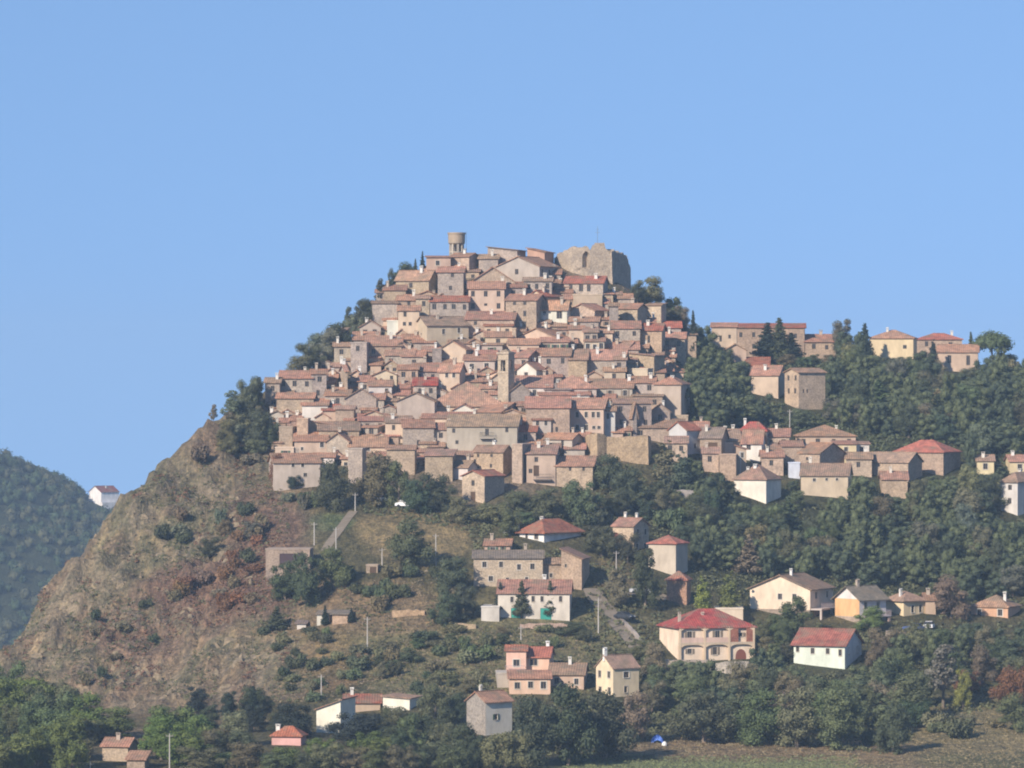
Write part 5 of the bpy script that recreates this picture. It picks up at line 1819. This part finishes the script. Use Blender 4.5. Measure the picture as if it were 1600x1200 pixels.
wood([(1222,640),(1290,640),(1300,660),(1240,690)], 5, 18, (30, 44), (30, 44), B_, 'dmo', 'behind the saddle roofs', 'trees behind the saddle houses')
wood([(1245,556),(1300,560),(1360,556),(1440,576),(1600,600),(1640,640),(1600,730),(1510,740),(1500,690),(1400,690),(1340,680),(1290,655),(1285,600)], 140, 16, (24, 60), (26, 58), B_ * 6 + ['conifer'], 'ddbbmmogoon',
     'of the ridge wood', 'wood under the right ridge', mass=118)
wood([(1090,800),(1150,800),(1250,785),(1340,780),(1450,770),(1560,770),(1640,800),(1640,940),(1500,940),(1300,915),(1170,905),(1085,900)], 165, 16, (28, 68), (30, 64), B_ * 6 + ['conifer'], 'ddbbmmnogo',
     'of the dark wood', 'wood above the villas', mass=136)
wood([(1000,1000),(1040,1060),(1030,1120),(1060,1150),(1000,1150),(985,1090)], 8, 20, (34, 60), (34, 50), B_, 'dmn', 'by the villa terrace', 'trees left of the villa')
wood([(1060,1075),(1180,1060),(1250,1065),(1400,1065),(1440,1100),(1420,1148),(1360,1160),(1200,1156),(1080,1132)], 46, 22, (44, 74), (46, 72), B_, 'dmmobno', 'of the field thicket', 'thicket above the field', .12, mass=26)
wood([(1360,1000),(1420,1015),(1480,1010),(1620,985),(1640,1080),(1540,1085),(1440,1060),(1370,1070)], 30, 20, (34, 62), (36, 60), B_, 'dmbbno', 'on the slope', 'trees under the yellow house', .2, mass=14)
wood([(1180,985),(1245,975),(1240,1060),(1185,1055)], 6, 18, (30, 50), (32, 46), B_, 'dmo', 'between the villas', 'trees between villas', .3)
wood([(780,800),(1000,790),(1090,800),(1080,850),(1010,815),(940,815),(920,860),(780,870),(760,830)], 26, 18, (24, 42), (26, 44), B_ * 3 + ['shrub'], 'dmmob', 'under the town', 'growth around the bungalow', .15)
wood([(-20,1118),(60,1122),(130,1140),(220,1160),(320,1172),(330,1190),(240,1212),(100,1214),(-20,1214)], 30, 22, (54, 88), (60, 94), B_, 'ffmmof', 'of the orchard', 'orchard at the bottom left', .05)
wood([(270,1165),(420,1170),(620,1180),(640,1214),(280,1214)], 24, 24, (36, 60), (50, 80), B_, 'ffmoo', 'along the bottom edge', 'trees along the bottom edge', .03)
wood([(300,1118),(430,1110),(500,1130),(480,1150),(320,1150)], 9, 20, (30, 46), (36, 56), B_, 'dkb', 'under the bare flank', 'trees at the foot of the flank', .2)
wood([(590,1130),(720,1120),(740,1190),(780,1214),(620,1205)], 16, 20, (40, 66), (40, 66), B_, 'dmob', 'at the bottom centre', 'trees at the bottom centre', .15)
wood([(560,1000),(700,985),(900,985),(930,1010),(920,1030),(780,1010),(760,1070),(720,1100),(620,1080),(540,1060)], 40, 18, (12, 30), (20, 50), ['shrub'] * 3 + ['broad'], 'mmoodn', 'on the green slope', 'shrubs above the apricot house', .1)
wood([(400,985),(540,985),(560,1080),(480,1110),(430,1060)], 26, 16, (12, 24), (18, 34), ['shrub'], 'mod', 'on the tan slope', 'shrubs on the tan slope', .1)
wood([(540,890),(700,890),(720,930),(600,960),(540,930)], 14, 17, (18, 30), (24, 40), ['shrub'], 'mod', 'on the terraces', 'shrubs on the terraces', .1)
wood([(480,790),(560,800),(500,800),(440,790),(450,770)], 6, 12, (18, 30), (20, 32), ['shrub'], 'mgd', 'under the town corner', 'shrubs under the town corner', .2)
wood([(230,760),(330,700),(400,720),(430,800),(420,880),(350,900),(300,860),(230,860)], 13, 22, (18, 34), (24, 44), ['shrub'] * 3 + ['broad'], 'dnnngd', 'on the upper cliff', 'bushes on the cliff', .2)
wood([(380,820),(450,830),(460,900),(400,960),(300,960),(260,930),(330,900)], 18, 18, (16, 28), (22, 40), ['shrub'], 'rrnr', 'on the burnt strip', 'rust red bushes', .2)
wood([(60,960),(200,900),(300,960),(260,1060),(150,1080),(60,1050)], 8, 20, (12, 24), (16, 34), ['shrub'], 'nod', 'on the pale crags', 'bushes on the crags', .2)
wood([(1290,1150),(1420,1180),(1600,1130),(1640,1170),(1560,1120),(1440,1150)], 5, 24, (16, 28), (22, 36), ['shrub'], 'mo', 'on the bare slope', 'shrubs at lower right', .2)
print('TREES', COUNT)

# the closed woods behind the front trees, each as one mass of foliage
MK = (0, 3, 5, 2)
for v in range(4):
    PROTO['mass%d' % v] = (crown('crown', broad_lobes(MK[v]), 1600, .235, .76), None, 8.0, 8.7)
MV = []
for v in range(4):
    me = PROTO['mass%d' % v][0]
    co = np.empty(len(me.vertices) * 3, np.float32)
    me.vertices.foreach_get('co', co)
    qi = np.empty(len(me.loops), np.int32)
    me.loops.foreach_get('vertex_index', qi)
    MV.append((co.reshape(-1, 3), qi.reshape(-1, 4)))
for g_, rows in MASS.items():
    for part_ in range(2):
        VV, QQ, k = [], [], 0
        for i, (kd, px, py, h, w, c, at) in enumerate(rows):
            if (c in 'mogn') != bool(part_):
                continue
            co, qi = MV[i % 4]
            s = F / at[1]
            a = rng.uniform(0, 6.28)
            ca_, sa_ = math.cos(a), math.sin(a)
            kx, kz = w / s / 8.0, h / s / 8.7
            V = np.stack([(co[:, 0] * ca_ - co[:, 1] * sa_) * kx + at[0], (co[:, 0] * sa_ + co[:, 1] * ca_) * kx + at[1], co[:, 2] * kz + at[2]], -1)
            VV.append(V)
            QQ.append(qi + k)
            k += len(V)
        if not VV:
            continue
        me = grid_mesh('woodland', np.concatenate(VV), np.concatenate(QQ))
        me.materials.append(M['leaf'])
        tag(link('woodland', me, None, FOL['m'] if part_ else FOL['b']), ('lighter' if part_ else 'darker') + ' mass of the ' + g_, 'wood', None, 'stuff')
for v in range(4):
    bpy.data.meshes.remove(PROTO.pop('mass%d' % v)[0])
# ------------------------------------------------------------------ scrub, rubble, far hill, poles, cars
def in_poly(poly, X, Y):
    c = np.zeros(X.shape, bool)
    j = len(poly) - 1
    for i in range(len(poly)):
        (xi, yi), (xj, yj) = poly[i], poly[j]
        if yi != yj:
            c ^= ((yi > Y) != (yj > Y)) & (X < (xj - xi) * (Y - yi) / (yj - yi) + xi)
        j = i
    return c


def ground_zz(x, y):
    i = np.clip(np.searchsorted(GX, x) - 1, 0, len(GX) - 2)
    j = np.clip(np.searchsorted(GY, y) - 1, 0, len(GY) - 2)
    u = (x - GX[i]) / (GX[i + 1] - GX[i])
    v = (y - GY[j]) / (GY[j + 1] - GY[j])
    return (ZZ[j, i] * (1 - u) + ZZ[j, i + 1] * u) * (1 - v) + (ZZ[j + 1, i] * (1 - u) + ZZ[j + 1, i + 1] * u) * v


def spots(n0, test):
    """points on the ground, evenly spread in plan, whose place in the photograph passes the test"""
    X, Y, Z = [], [], []
    got = 0
    while got < n0:
        x, y = nrg.uniform(-118, 118, 20000), nrg.uniform(752, 1120, 20000)
        z = ground_zz(x, y)
        px, py = CX + x / y * F, CY - z / y * F
        k = test(px, py)
        X.append(x[k]); Y.append(y[k]); Z.append(z[k])
        got += int(k.sum())
    return np.concatenate(X)[:n0], np.concatenate(Y)[:n0], np.concatenate(Z)[:n0]


def scatter(name, label, cat, n0, test, size, col, per=10, leaf=.16, squash=.7):
    x, y, z = spots(n0, test)
    r = nrg.uniform(size[0], size[1], n0)
    d = unit(n0 * per).reshape(n0, per, 3)
    d[..., 2] = np.abs(d[..., 2])
    C_ = np.stack([x, y, z], -1)[:, None] + d * r[:, None, None] * np.array([1, 1, squash]) * nrg.uniform(.5, 1, (n0, per, 1))
    N_ = (d + unit(n0 * per).reshape(n0, per, 3) * .5).reshape(-1, 3)
    N_ /= np.linalg.norm(N_, axis=1, keepdims=True)
    V, Q = leaf_mesh(name, C_.reshape(-1, 3), N_, np.repeat(leaf * (.6 + r), per))
    me = grid_mesh(name, V, Q)
    me.materials.append(M['leaf'])
    return tag(link(name, me, None, col), label, cat, None, 'stuff')


CLIFF = [(0,1020),(90,890),(185,792),(300,700),(400,640),(440,760),(460,860),(420,920),(470,1000),(400,1110),(200,1080),(60,1060)]
SLOPE = [(420,920),(560,900),(700,890),(740,960),(930,980),(920,1030),(780,1080),(600,1090),(420,1100)]
IN = in_poly
HB = np.array([(h[1] - 6, h[2] + 6, h[3], h[4] + 9) for h in HOUSES])


def off_houses(x, y):
    ok = np.ones(x.shape, bool)
    for b_ in HB:
        ok &= ~((x > b_[0]) & (x < b_[1]) & (y > b_[2]) & (y < b_[3]))
    return ok


scatter('dry_grass', 'tan dry grass tufts over cliff and slope', 'grass', 7000, lambda x, y: IN(CLIFF, x, y) | (IN(SLOPE, x, y) & off_houses(x, y)), (.2, .55), (.225, .178, .118), 7, .15, .6)
scatter('scrub', 'low green scrub over cliff and lower slope', 'scrub', 4200, lambda x, y: (IN(CLIFF, x, y) & (vnoise(x / 45., y / 45., 3) > .5)) | (IN(SLOPE, x, y) & off_houses(x, y) & (vnoise(x / 40., y / 40., 6) > .4)), (.3, .8), (.100, .106, .052), 9, .16)
BURNT = [(420,800),(460,860),(400,960),(230,1010),(160,1060),(260,930),(360,860)]
scatter('heath', 'russet heath on the burnt strip of the cliff', 'heath', 2600, lambda x, y: IN(BURNT, x, y) | (IN(CLIFF, x, y) & (vnoise(x / 35., y / 35., 13) > .68)), (.3, .8), (.165, .095, .062), 9, .17)
GRN = [(720,800),(1080,790),(1640,760),(1640,1110),(1460,1120),(1400,1180),(1040,1150),(740,1205),(560,1190),(600,1090),(920,1040),(900,960),(760,900)]
scatter('undergrowth', 'dark green undergrowth between houses and woods', 'undergrowth', 5200, lambda x, y: IN(GRN, x, y) & off_houses(x, y), (.5, 1.3), (.105, .110, .056), 9, .2)
SAD = [(1040,490),(1110,556),(1640,585),(1640,770),(1080,800),(1020,740),(1060,660)]
scatter('undergrowth', 'undergrowth on the saddle and under the right ridge', 'undergrowth', 3800, lambda x, y: IN(SAD, x, y) & off_houses(x, y), (.6, 1.5), (.075, .088, .042), 9, .2)
GARD = [(560,690),(900,700),(1010,740),(1000,800),(720,830),(560,800)]
scatter('weeds', 'weeds at the foot of the town', 'weeds', 700, lambda x, y: IN(GARD, x, y) & off_houses(x, y), (.4, 1.0), (.09, .10, .05), 9, .2)
scatter('meadow_grass', 'short green grass of the field along the bottom edge', 'grass', 3600, lambda x, y: (y > 1174 + 10 * vnoise(x / 40., y / 9., 5)) & (y < 1212) & (x > 880) & (x < 1340), (.2, .45), (.175, .195, .092), 6, .13, .4)
scatter('meadow_grass', 'dry grass on the bare slope at the bottom right', 'grass', 4200, lambda x, y: (y > 1110) & (y < 1212) & (x > 900) & ~IN(GRN, x, y) & ((x > 1300) | (y < 1180)), (.2, .45), (.245, .20, .118), 6, .13, .4)

mb = MB()
rx, ry_, rz_ = spots(150, lambda x, y: IN(CLIFF, x, y) & (vnoise(x / 60., y / 60., 17) > .5))
for x, y, z in zip(rx, ry_, rz_):
    a, c_, h_ = rng.uniform(.5, 1.9), rng.uniform(.4, 1.2), rng.uniform(.15, .9)
    th = rng.uniform(0, 3.1)
    base_ = [(math.cos(th + q * 1.047 + rng.uniform(-.3, .3)), math.sin(th + q * 1.047 + rng.uniform(-.3, .3))) for q in range(6)]
    k0 = len(mb.v)
    mb.v += [(x + q[0] * a, y + q[1] * c_, z - 1.2) for q in base_]
    mb.v += [(x + q[0] * a * rng.uniform(.3, .85), y + q[1] * c_ * .6 + .4, z + h_ * rng.uniform(.2, 1) + q[1] * .5) for q in base_]
    mb.f.append(tuple(range(k0 + 6, k0 + 12)))
    mb.mi.append(0)
    for q in range(6):
        mb.f.append((k0 + q, k0 + (q + 1) % 6, k0 + 6 + (q + 1) % 6, k0 + 6 + q))
        mb.mi.append(0)
tag(link('rubble', mb.mesh('rubble', [M['rock']]), None, (.22, .175, .125)), 'pale broken rock strewn over the crags', 'rock', None, 'stuff')

# far wooded hill
hx = np.arange(-760, 60, 14.0)
hy = np.arange(2080, 2900, 14.0)
HX, HY = np.meshgrid(hx, hy)
RZ = np.interp(hx, [-760, -420, -300, -252, -233, -217, -208, -195, -180, -100, 60], [33, -1, -25, -38, -46, -55, -58.5, -62, -66, -79, -98])


def hillz(x, y):
    top = np.interp(x, hx, RZ)
    f_ = smooth(2080, 2430, y)
    return (-155 + (top + 155) * f_) - smooth(2450, 2900, y) * 70 + fbm(x / 60, y / 60, 40, 3) * 8 * f_


HZ = hillz(HX, HY)
hq = np.arange(HX.size).reshape(HX.shape)
hm = grid_mesh('hill', np.stack([HX, HY, HZ], -1).reshape(-1, 3), np.stack([hq[:-1, :-1], hq[:-1, 1:], hq[1:, 1:], hq[1:, :-1]], -1).reshape(-1, 4))
ca = hm.attributes.new('soil', 'FLOAT_COLOR', 'POINT')
ca.data.foreach_set('color', np.tile(np.array([.05, .06, .03, 1], np.float32), HX.size))
hm.materials.append(M['ground'])
tag(link('hill', hm), kind='structure')
VV, QQ, k = [], [], 0
for shade in range(2):
    VV, QQ, k = [], [], 0
    for _ in range(1100):
        x, y = rng.uniform(-330, -110), rng.uniform(2110, 2470)
        z = float(hillz(np.array([x]), np.array([y]))[0])
        r = rng.uniform(2.0, 3.8)
        if 128 < CX + x / y * F < 196 and CY - z / y * F < 800:
            continue
        d = unit(64)
        d[:, 2] = np.abs(d[:, 2])
        C_ = np.array([x, y, z + r * .4]) + d * r * nrg.uniform(.7, 1.15, (64, 1)) * np.array([1, 1, 1.1])
        N_ = d + unit(64) * .6
        N_ /= np.linalg.norm(N_, axis=1, keepdims=True)
        V, Q = leaf_mesh('w', C_, N_, np.full(64, .55))
        VV.append(V); QQ.append(Q + k); k += len(V)
        V, Q = blob_core((x, y, z + r * .5), r * .75)
        VV.append(V); QQ.append(Q + k); k += len(V)
    me = grid_mesh('forest', np.concatenate(VV), np.concatenate(QQ))
    me.materials.append(M['leaf'])
    tag(link('forest', me, None, [(.045, .068, .032), (.075, .078, .04)][shade]), ['dark green forest covering the distant hill at left', 'lighter trees in the forest of the distant hill'][shade], 'forest', None, 'stuff')
# the white house on its shoulder
house(137,158,184,769,780,'e',9,'W','b',[(164,771,3,4),(171,771,3,4),(178,771,3,4)], label='far white house with red roof on the distant hill', name='country_house', cat='house', yaw=-40, Y=2424.0, found=4, chim=[.5], tcol=(.26,.07,.05), wcol=(.86,.84,.82))
tb = MB()
tb.box(-6.5, 7.5, -2.6, -.2, -5, -1.6)
ro = HOUSES[-1][0]
link('terrace', tb.mesh('terrace', [M['plaster']]), ro, (.8, .76, .72))

# utility poles
POLES = [(491,852,36,'pale pole beside the green lawn'), (525,862,38,'pale pole at the lower end of the dirt path'), (681,886,52,'tall pale pole on the dry meadow'), (597,884,28,'short rusty pole by the stone hut'),
         (963,897,36,'white pole among the dark trees'), (935,990,56,'tall pole at the road bend'), (574,1016,52,'thin grey pole on the green slope'), (502,1094,40,'grey pole above the white gable'),
         (265,1206,60,'pale pole in the bottom left orchard'), (15,1206,40,'pale pole in the bottom left corner'), (141,1206,16,'short pole near the field house'), (1157,748,44,'grey pole between the saddle houses'),
         (1234,672,32,'white pole in front of the wooded saddle'), (555,800,30,'pole at the top of the dirt path'), (814,1000,22,'short pale post below the teal doors')]
for px, py, h, lab in POLES:
    x, y, z = hit(px, py)
    s = F / y
    ro = link('utility_pole', None, loc=(x, y, z))
    tag(ro, lab, 'pole', 'utility poles')
    mb = MB()
    mb.tube([(0, 0, -.5), (0, 0, h / s)], [.12, .08], 8)
    link('mast', mb.mesh('mast', [M['concrete']]), ro, (.46, .43, .39))
    mb = MB()
    mb.box(-.55, .55, -.05, .05, h / s - .45, h / s - .35)
    for sx in (-.5, 0, .5):
        mb.tube([(sx, 0, h / s - .35), (sx, 0, h / s - .15)], [.05, .03], 6)
    link('crossarm', mb.mesh('crossarm', [M['paint']]), ro, (.3, .27, .24))

# cars
prof = [(-1.95, .35), (-1.98, .75), (-1.75, .92), (-1.0, 1.0), (1.05, .98), (1.85, .86), (1.98, .62), (1.95, .35)]
cab = [(-1.45, .96), (-1.05, 1.42), (.25, 1.45), (.95, .98)]


def extrude(mb, pr, w0, w1, mi):
    k = len(mb.v)
    n0 = len(pr)
    for sg in (-1, 1):
        for (x, z) in pr:
            t_ = (z - pr[0][1]) / (max(q[1] for q in pr) - pr[0][1] + 1e-6)
            mb.v.append((x, sg * (w0 + (w1 - w0) * t_), z))
    mb.f.append(tuple(range(k, k + n0)))
    mb.f.append(tuple(reversed(range(k + n0, k + 2 * n0))))
    mb.mi += [mi, mi]
    for i in range(n0):
        j = (i + 1) % n0
        mb.f.append((k + i, k + n0 + i, k + n0 + j, k + j))
        mb.mi.append(mi)


def car_mesh(van):
    b1, g1 = MB(), MB()
    p1 = [(-2.2, .35), (-2.25, 1.9), (-2.0, 2.05), (1.2, 2.05), (1.75, 1.15), (2.3, .95), (2.35, .35)] if van else prof
    extrude(b1, p1, .84, .78, 0)
    if not van:
        b1.box(-1.0, .2, -.62, .62, 1.40, 1.47)
        extrude(g1, cab, .76, .62, 0)
    else:
        g1.box(.4, 1.35, -.83, .83, 1.2, 1.75)
    return b1.mesh('body', [M['car']]), g1.mesh('cabin_glass', [M['glass']])


CARM = {False: car_mesh(False), True: car_mesh(True)}
wb = MB()
for a, b_ in ((-.1, .1),):
    k = len(wb.v)
    for yy in (a, b_):
        for q in range(12):
            wb.v.append((.32 * math.cos(q * math.pi / 6), yy, .32 * math.sin(q * math.pi / 6)))
    wb.f += [tuple(range(k, k + 12)), tuple(reversed(range(k + 12, k + 24)))] + [(k + q, k + 12 + q, k + 12 + (q + 1) % 12, k + (q + 1) % 12) for q in range(12)]
    wb.mi += [0] * 14
WHEEL = wb.mesh('wheel', [M['car']])
lb = MB()
lb.box(-.05, .05, -.16, .16, -.08, .08)
LAMP = lb.mesh('headlight', [M['paint']])
for px, py, rz, c, van, lab in [(606,788,20,(.75,.75,.75),False,'white car parked above the dry meadow, left one'), (634,796,-12,(.8,.8,.8),False,'white car parked above the dry meadow, right one'),
                                (1000,930,5,(.55,.56,.58),False,'silver car under the tree by the road'), (976,972,-42,(.04,.045,.055),False,'dark car coming down the road'),
                                (1428,989,150,(.05,.08,.2),False,'blue car parked by the bright yellow house'), (1452,986,78,(.8,.78,.76),False,'white car parked end on by the bright yellow house'),
                                (462,882,4,(.78,.78,.78),False,'white car in front of the flat shelter')]:
    x, y, z = hit(px, py)
    ro = link('delivery_van' if van else 'parked_car', None, loc=(x, y, ground_z(x, y) + .25), rz=R(rz))
    tag(ro, lab, 'van' if van else 'car', 'parked cars')
    link('body', CARM[van][0], ro, c)
    link('cabin_glass', CARM[van][1], ro)
    for sx in (-1.25, 1.3):
        for sy in (-.76, .76):
            link('wheel', WHEEL, ro, (.02, .02, .02), loc=(sx, sy, .32))
    for sy in (-.55, .55):
        link('headlight', LAMP, ro, (.8, .8, .75), loc=(2.32 if van else 1.95, sy, .68))

# blue tarpaulin and white sack at the edge of the field
x, y, z = hit(1027, 1160)
tb = MB()
for i in range(9):
    for j in range(9):
        u_, v_1 = i / 8 - .5, j / 8 - .5
        tb.v.append((u_ * 2.0, v_1 * 2.2, max(0, 1.25 - 3.2 * (u_ * u_ + v_1 * v_1)) + rng.uniform(-.06, .06)))
for i in range(8):
    for j in range(8):
        tb.f.append((i * 9 + j, (i + 1) * 9 + j, (i + 1) * 9 + j + 1, i * 9 + j + 1))
        tb.mi.append(0)
tag(link('tarpaulin', tb.mesh('tarpaulin', [M['paint']]), None, (.16, .30, .80), loc=(x, y, z)), 'bright blue tarpaulin over a heap at the field edge', 'tarpaulin')
x, y, z = hit(1038, 1165)
tb = MB()
tb.tube([(0, 0, -.1), (0, 0, .2), (.05, 0, .55), (.05, 0, .7)], [.38, .45, .32, .08], 9)
tag(link('sack', tb.mesh('sack', [M['paint']]), None, (.8, .78, .74), loc=(x, y, z)), 'small white sack near the blue tarpaulin', 'sack')

# ------------------------------------------------------------------ haze
m = bpy.data.materials.new('haze')
m.use_nodes = True
nt = m.node_tree
nt.nodes.remove(nt.nodes['Principled BSDF'])
pv = nt.nodes.new('ShaderNodeVolumePrincipled')
pv.inputs['Color'].default_value = (0.55, 0.76, 1.0, 1)
pv.inputs['Density'].default_value = HAZE
pv.inputs['Anisotropy'].default_value = 0.0
nt.links.new(pv.outputs[0], nt.nodes['Material Output'].inputs['Volume'])
hb = MB()
hb.box(-3005, 3005, -605, 4205, float(ZZ.min()) - 1.0, 52.0)
tag(link('haze', hb.mesh('haze', [m])), 'thin blue haze filling the valley air', 'haze', None, 'stuff')
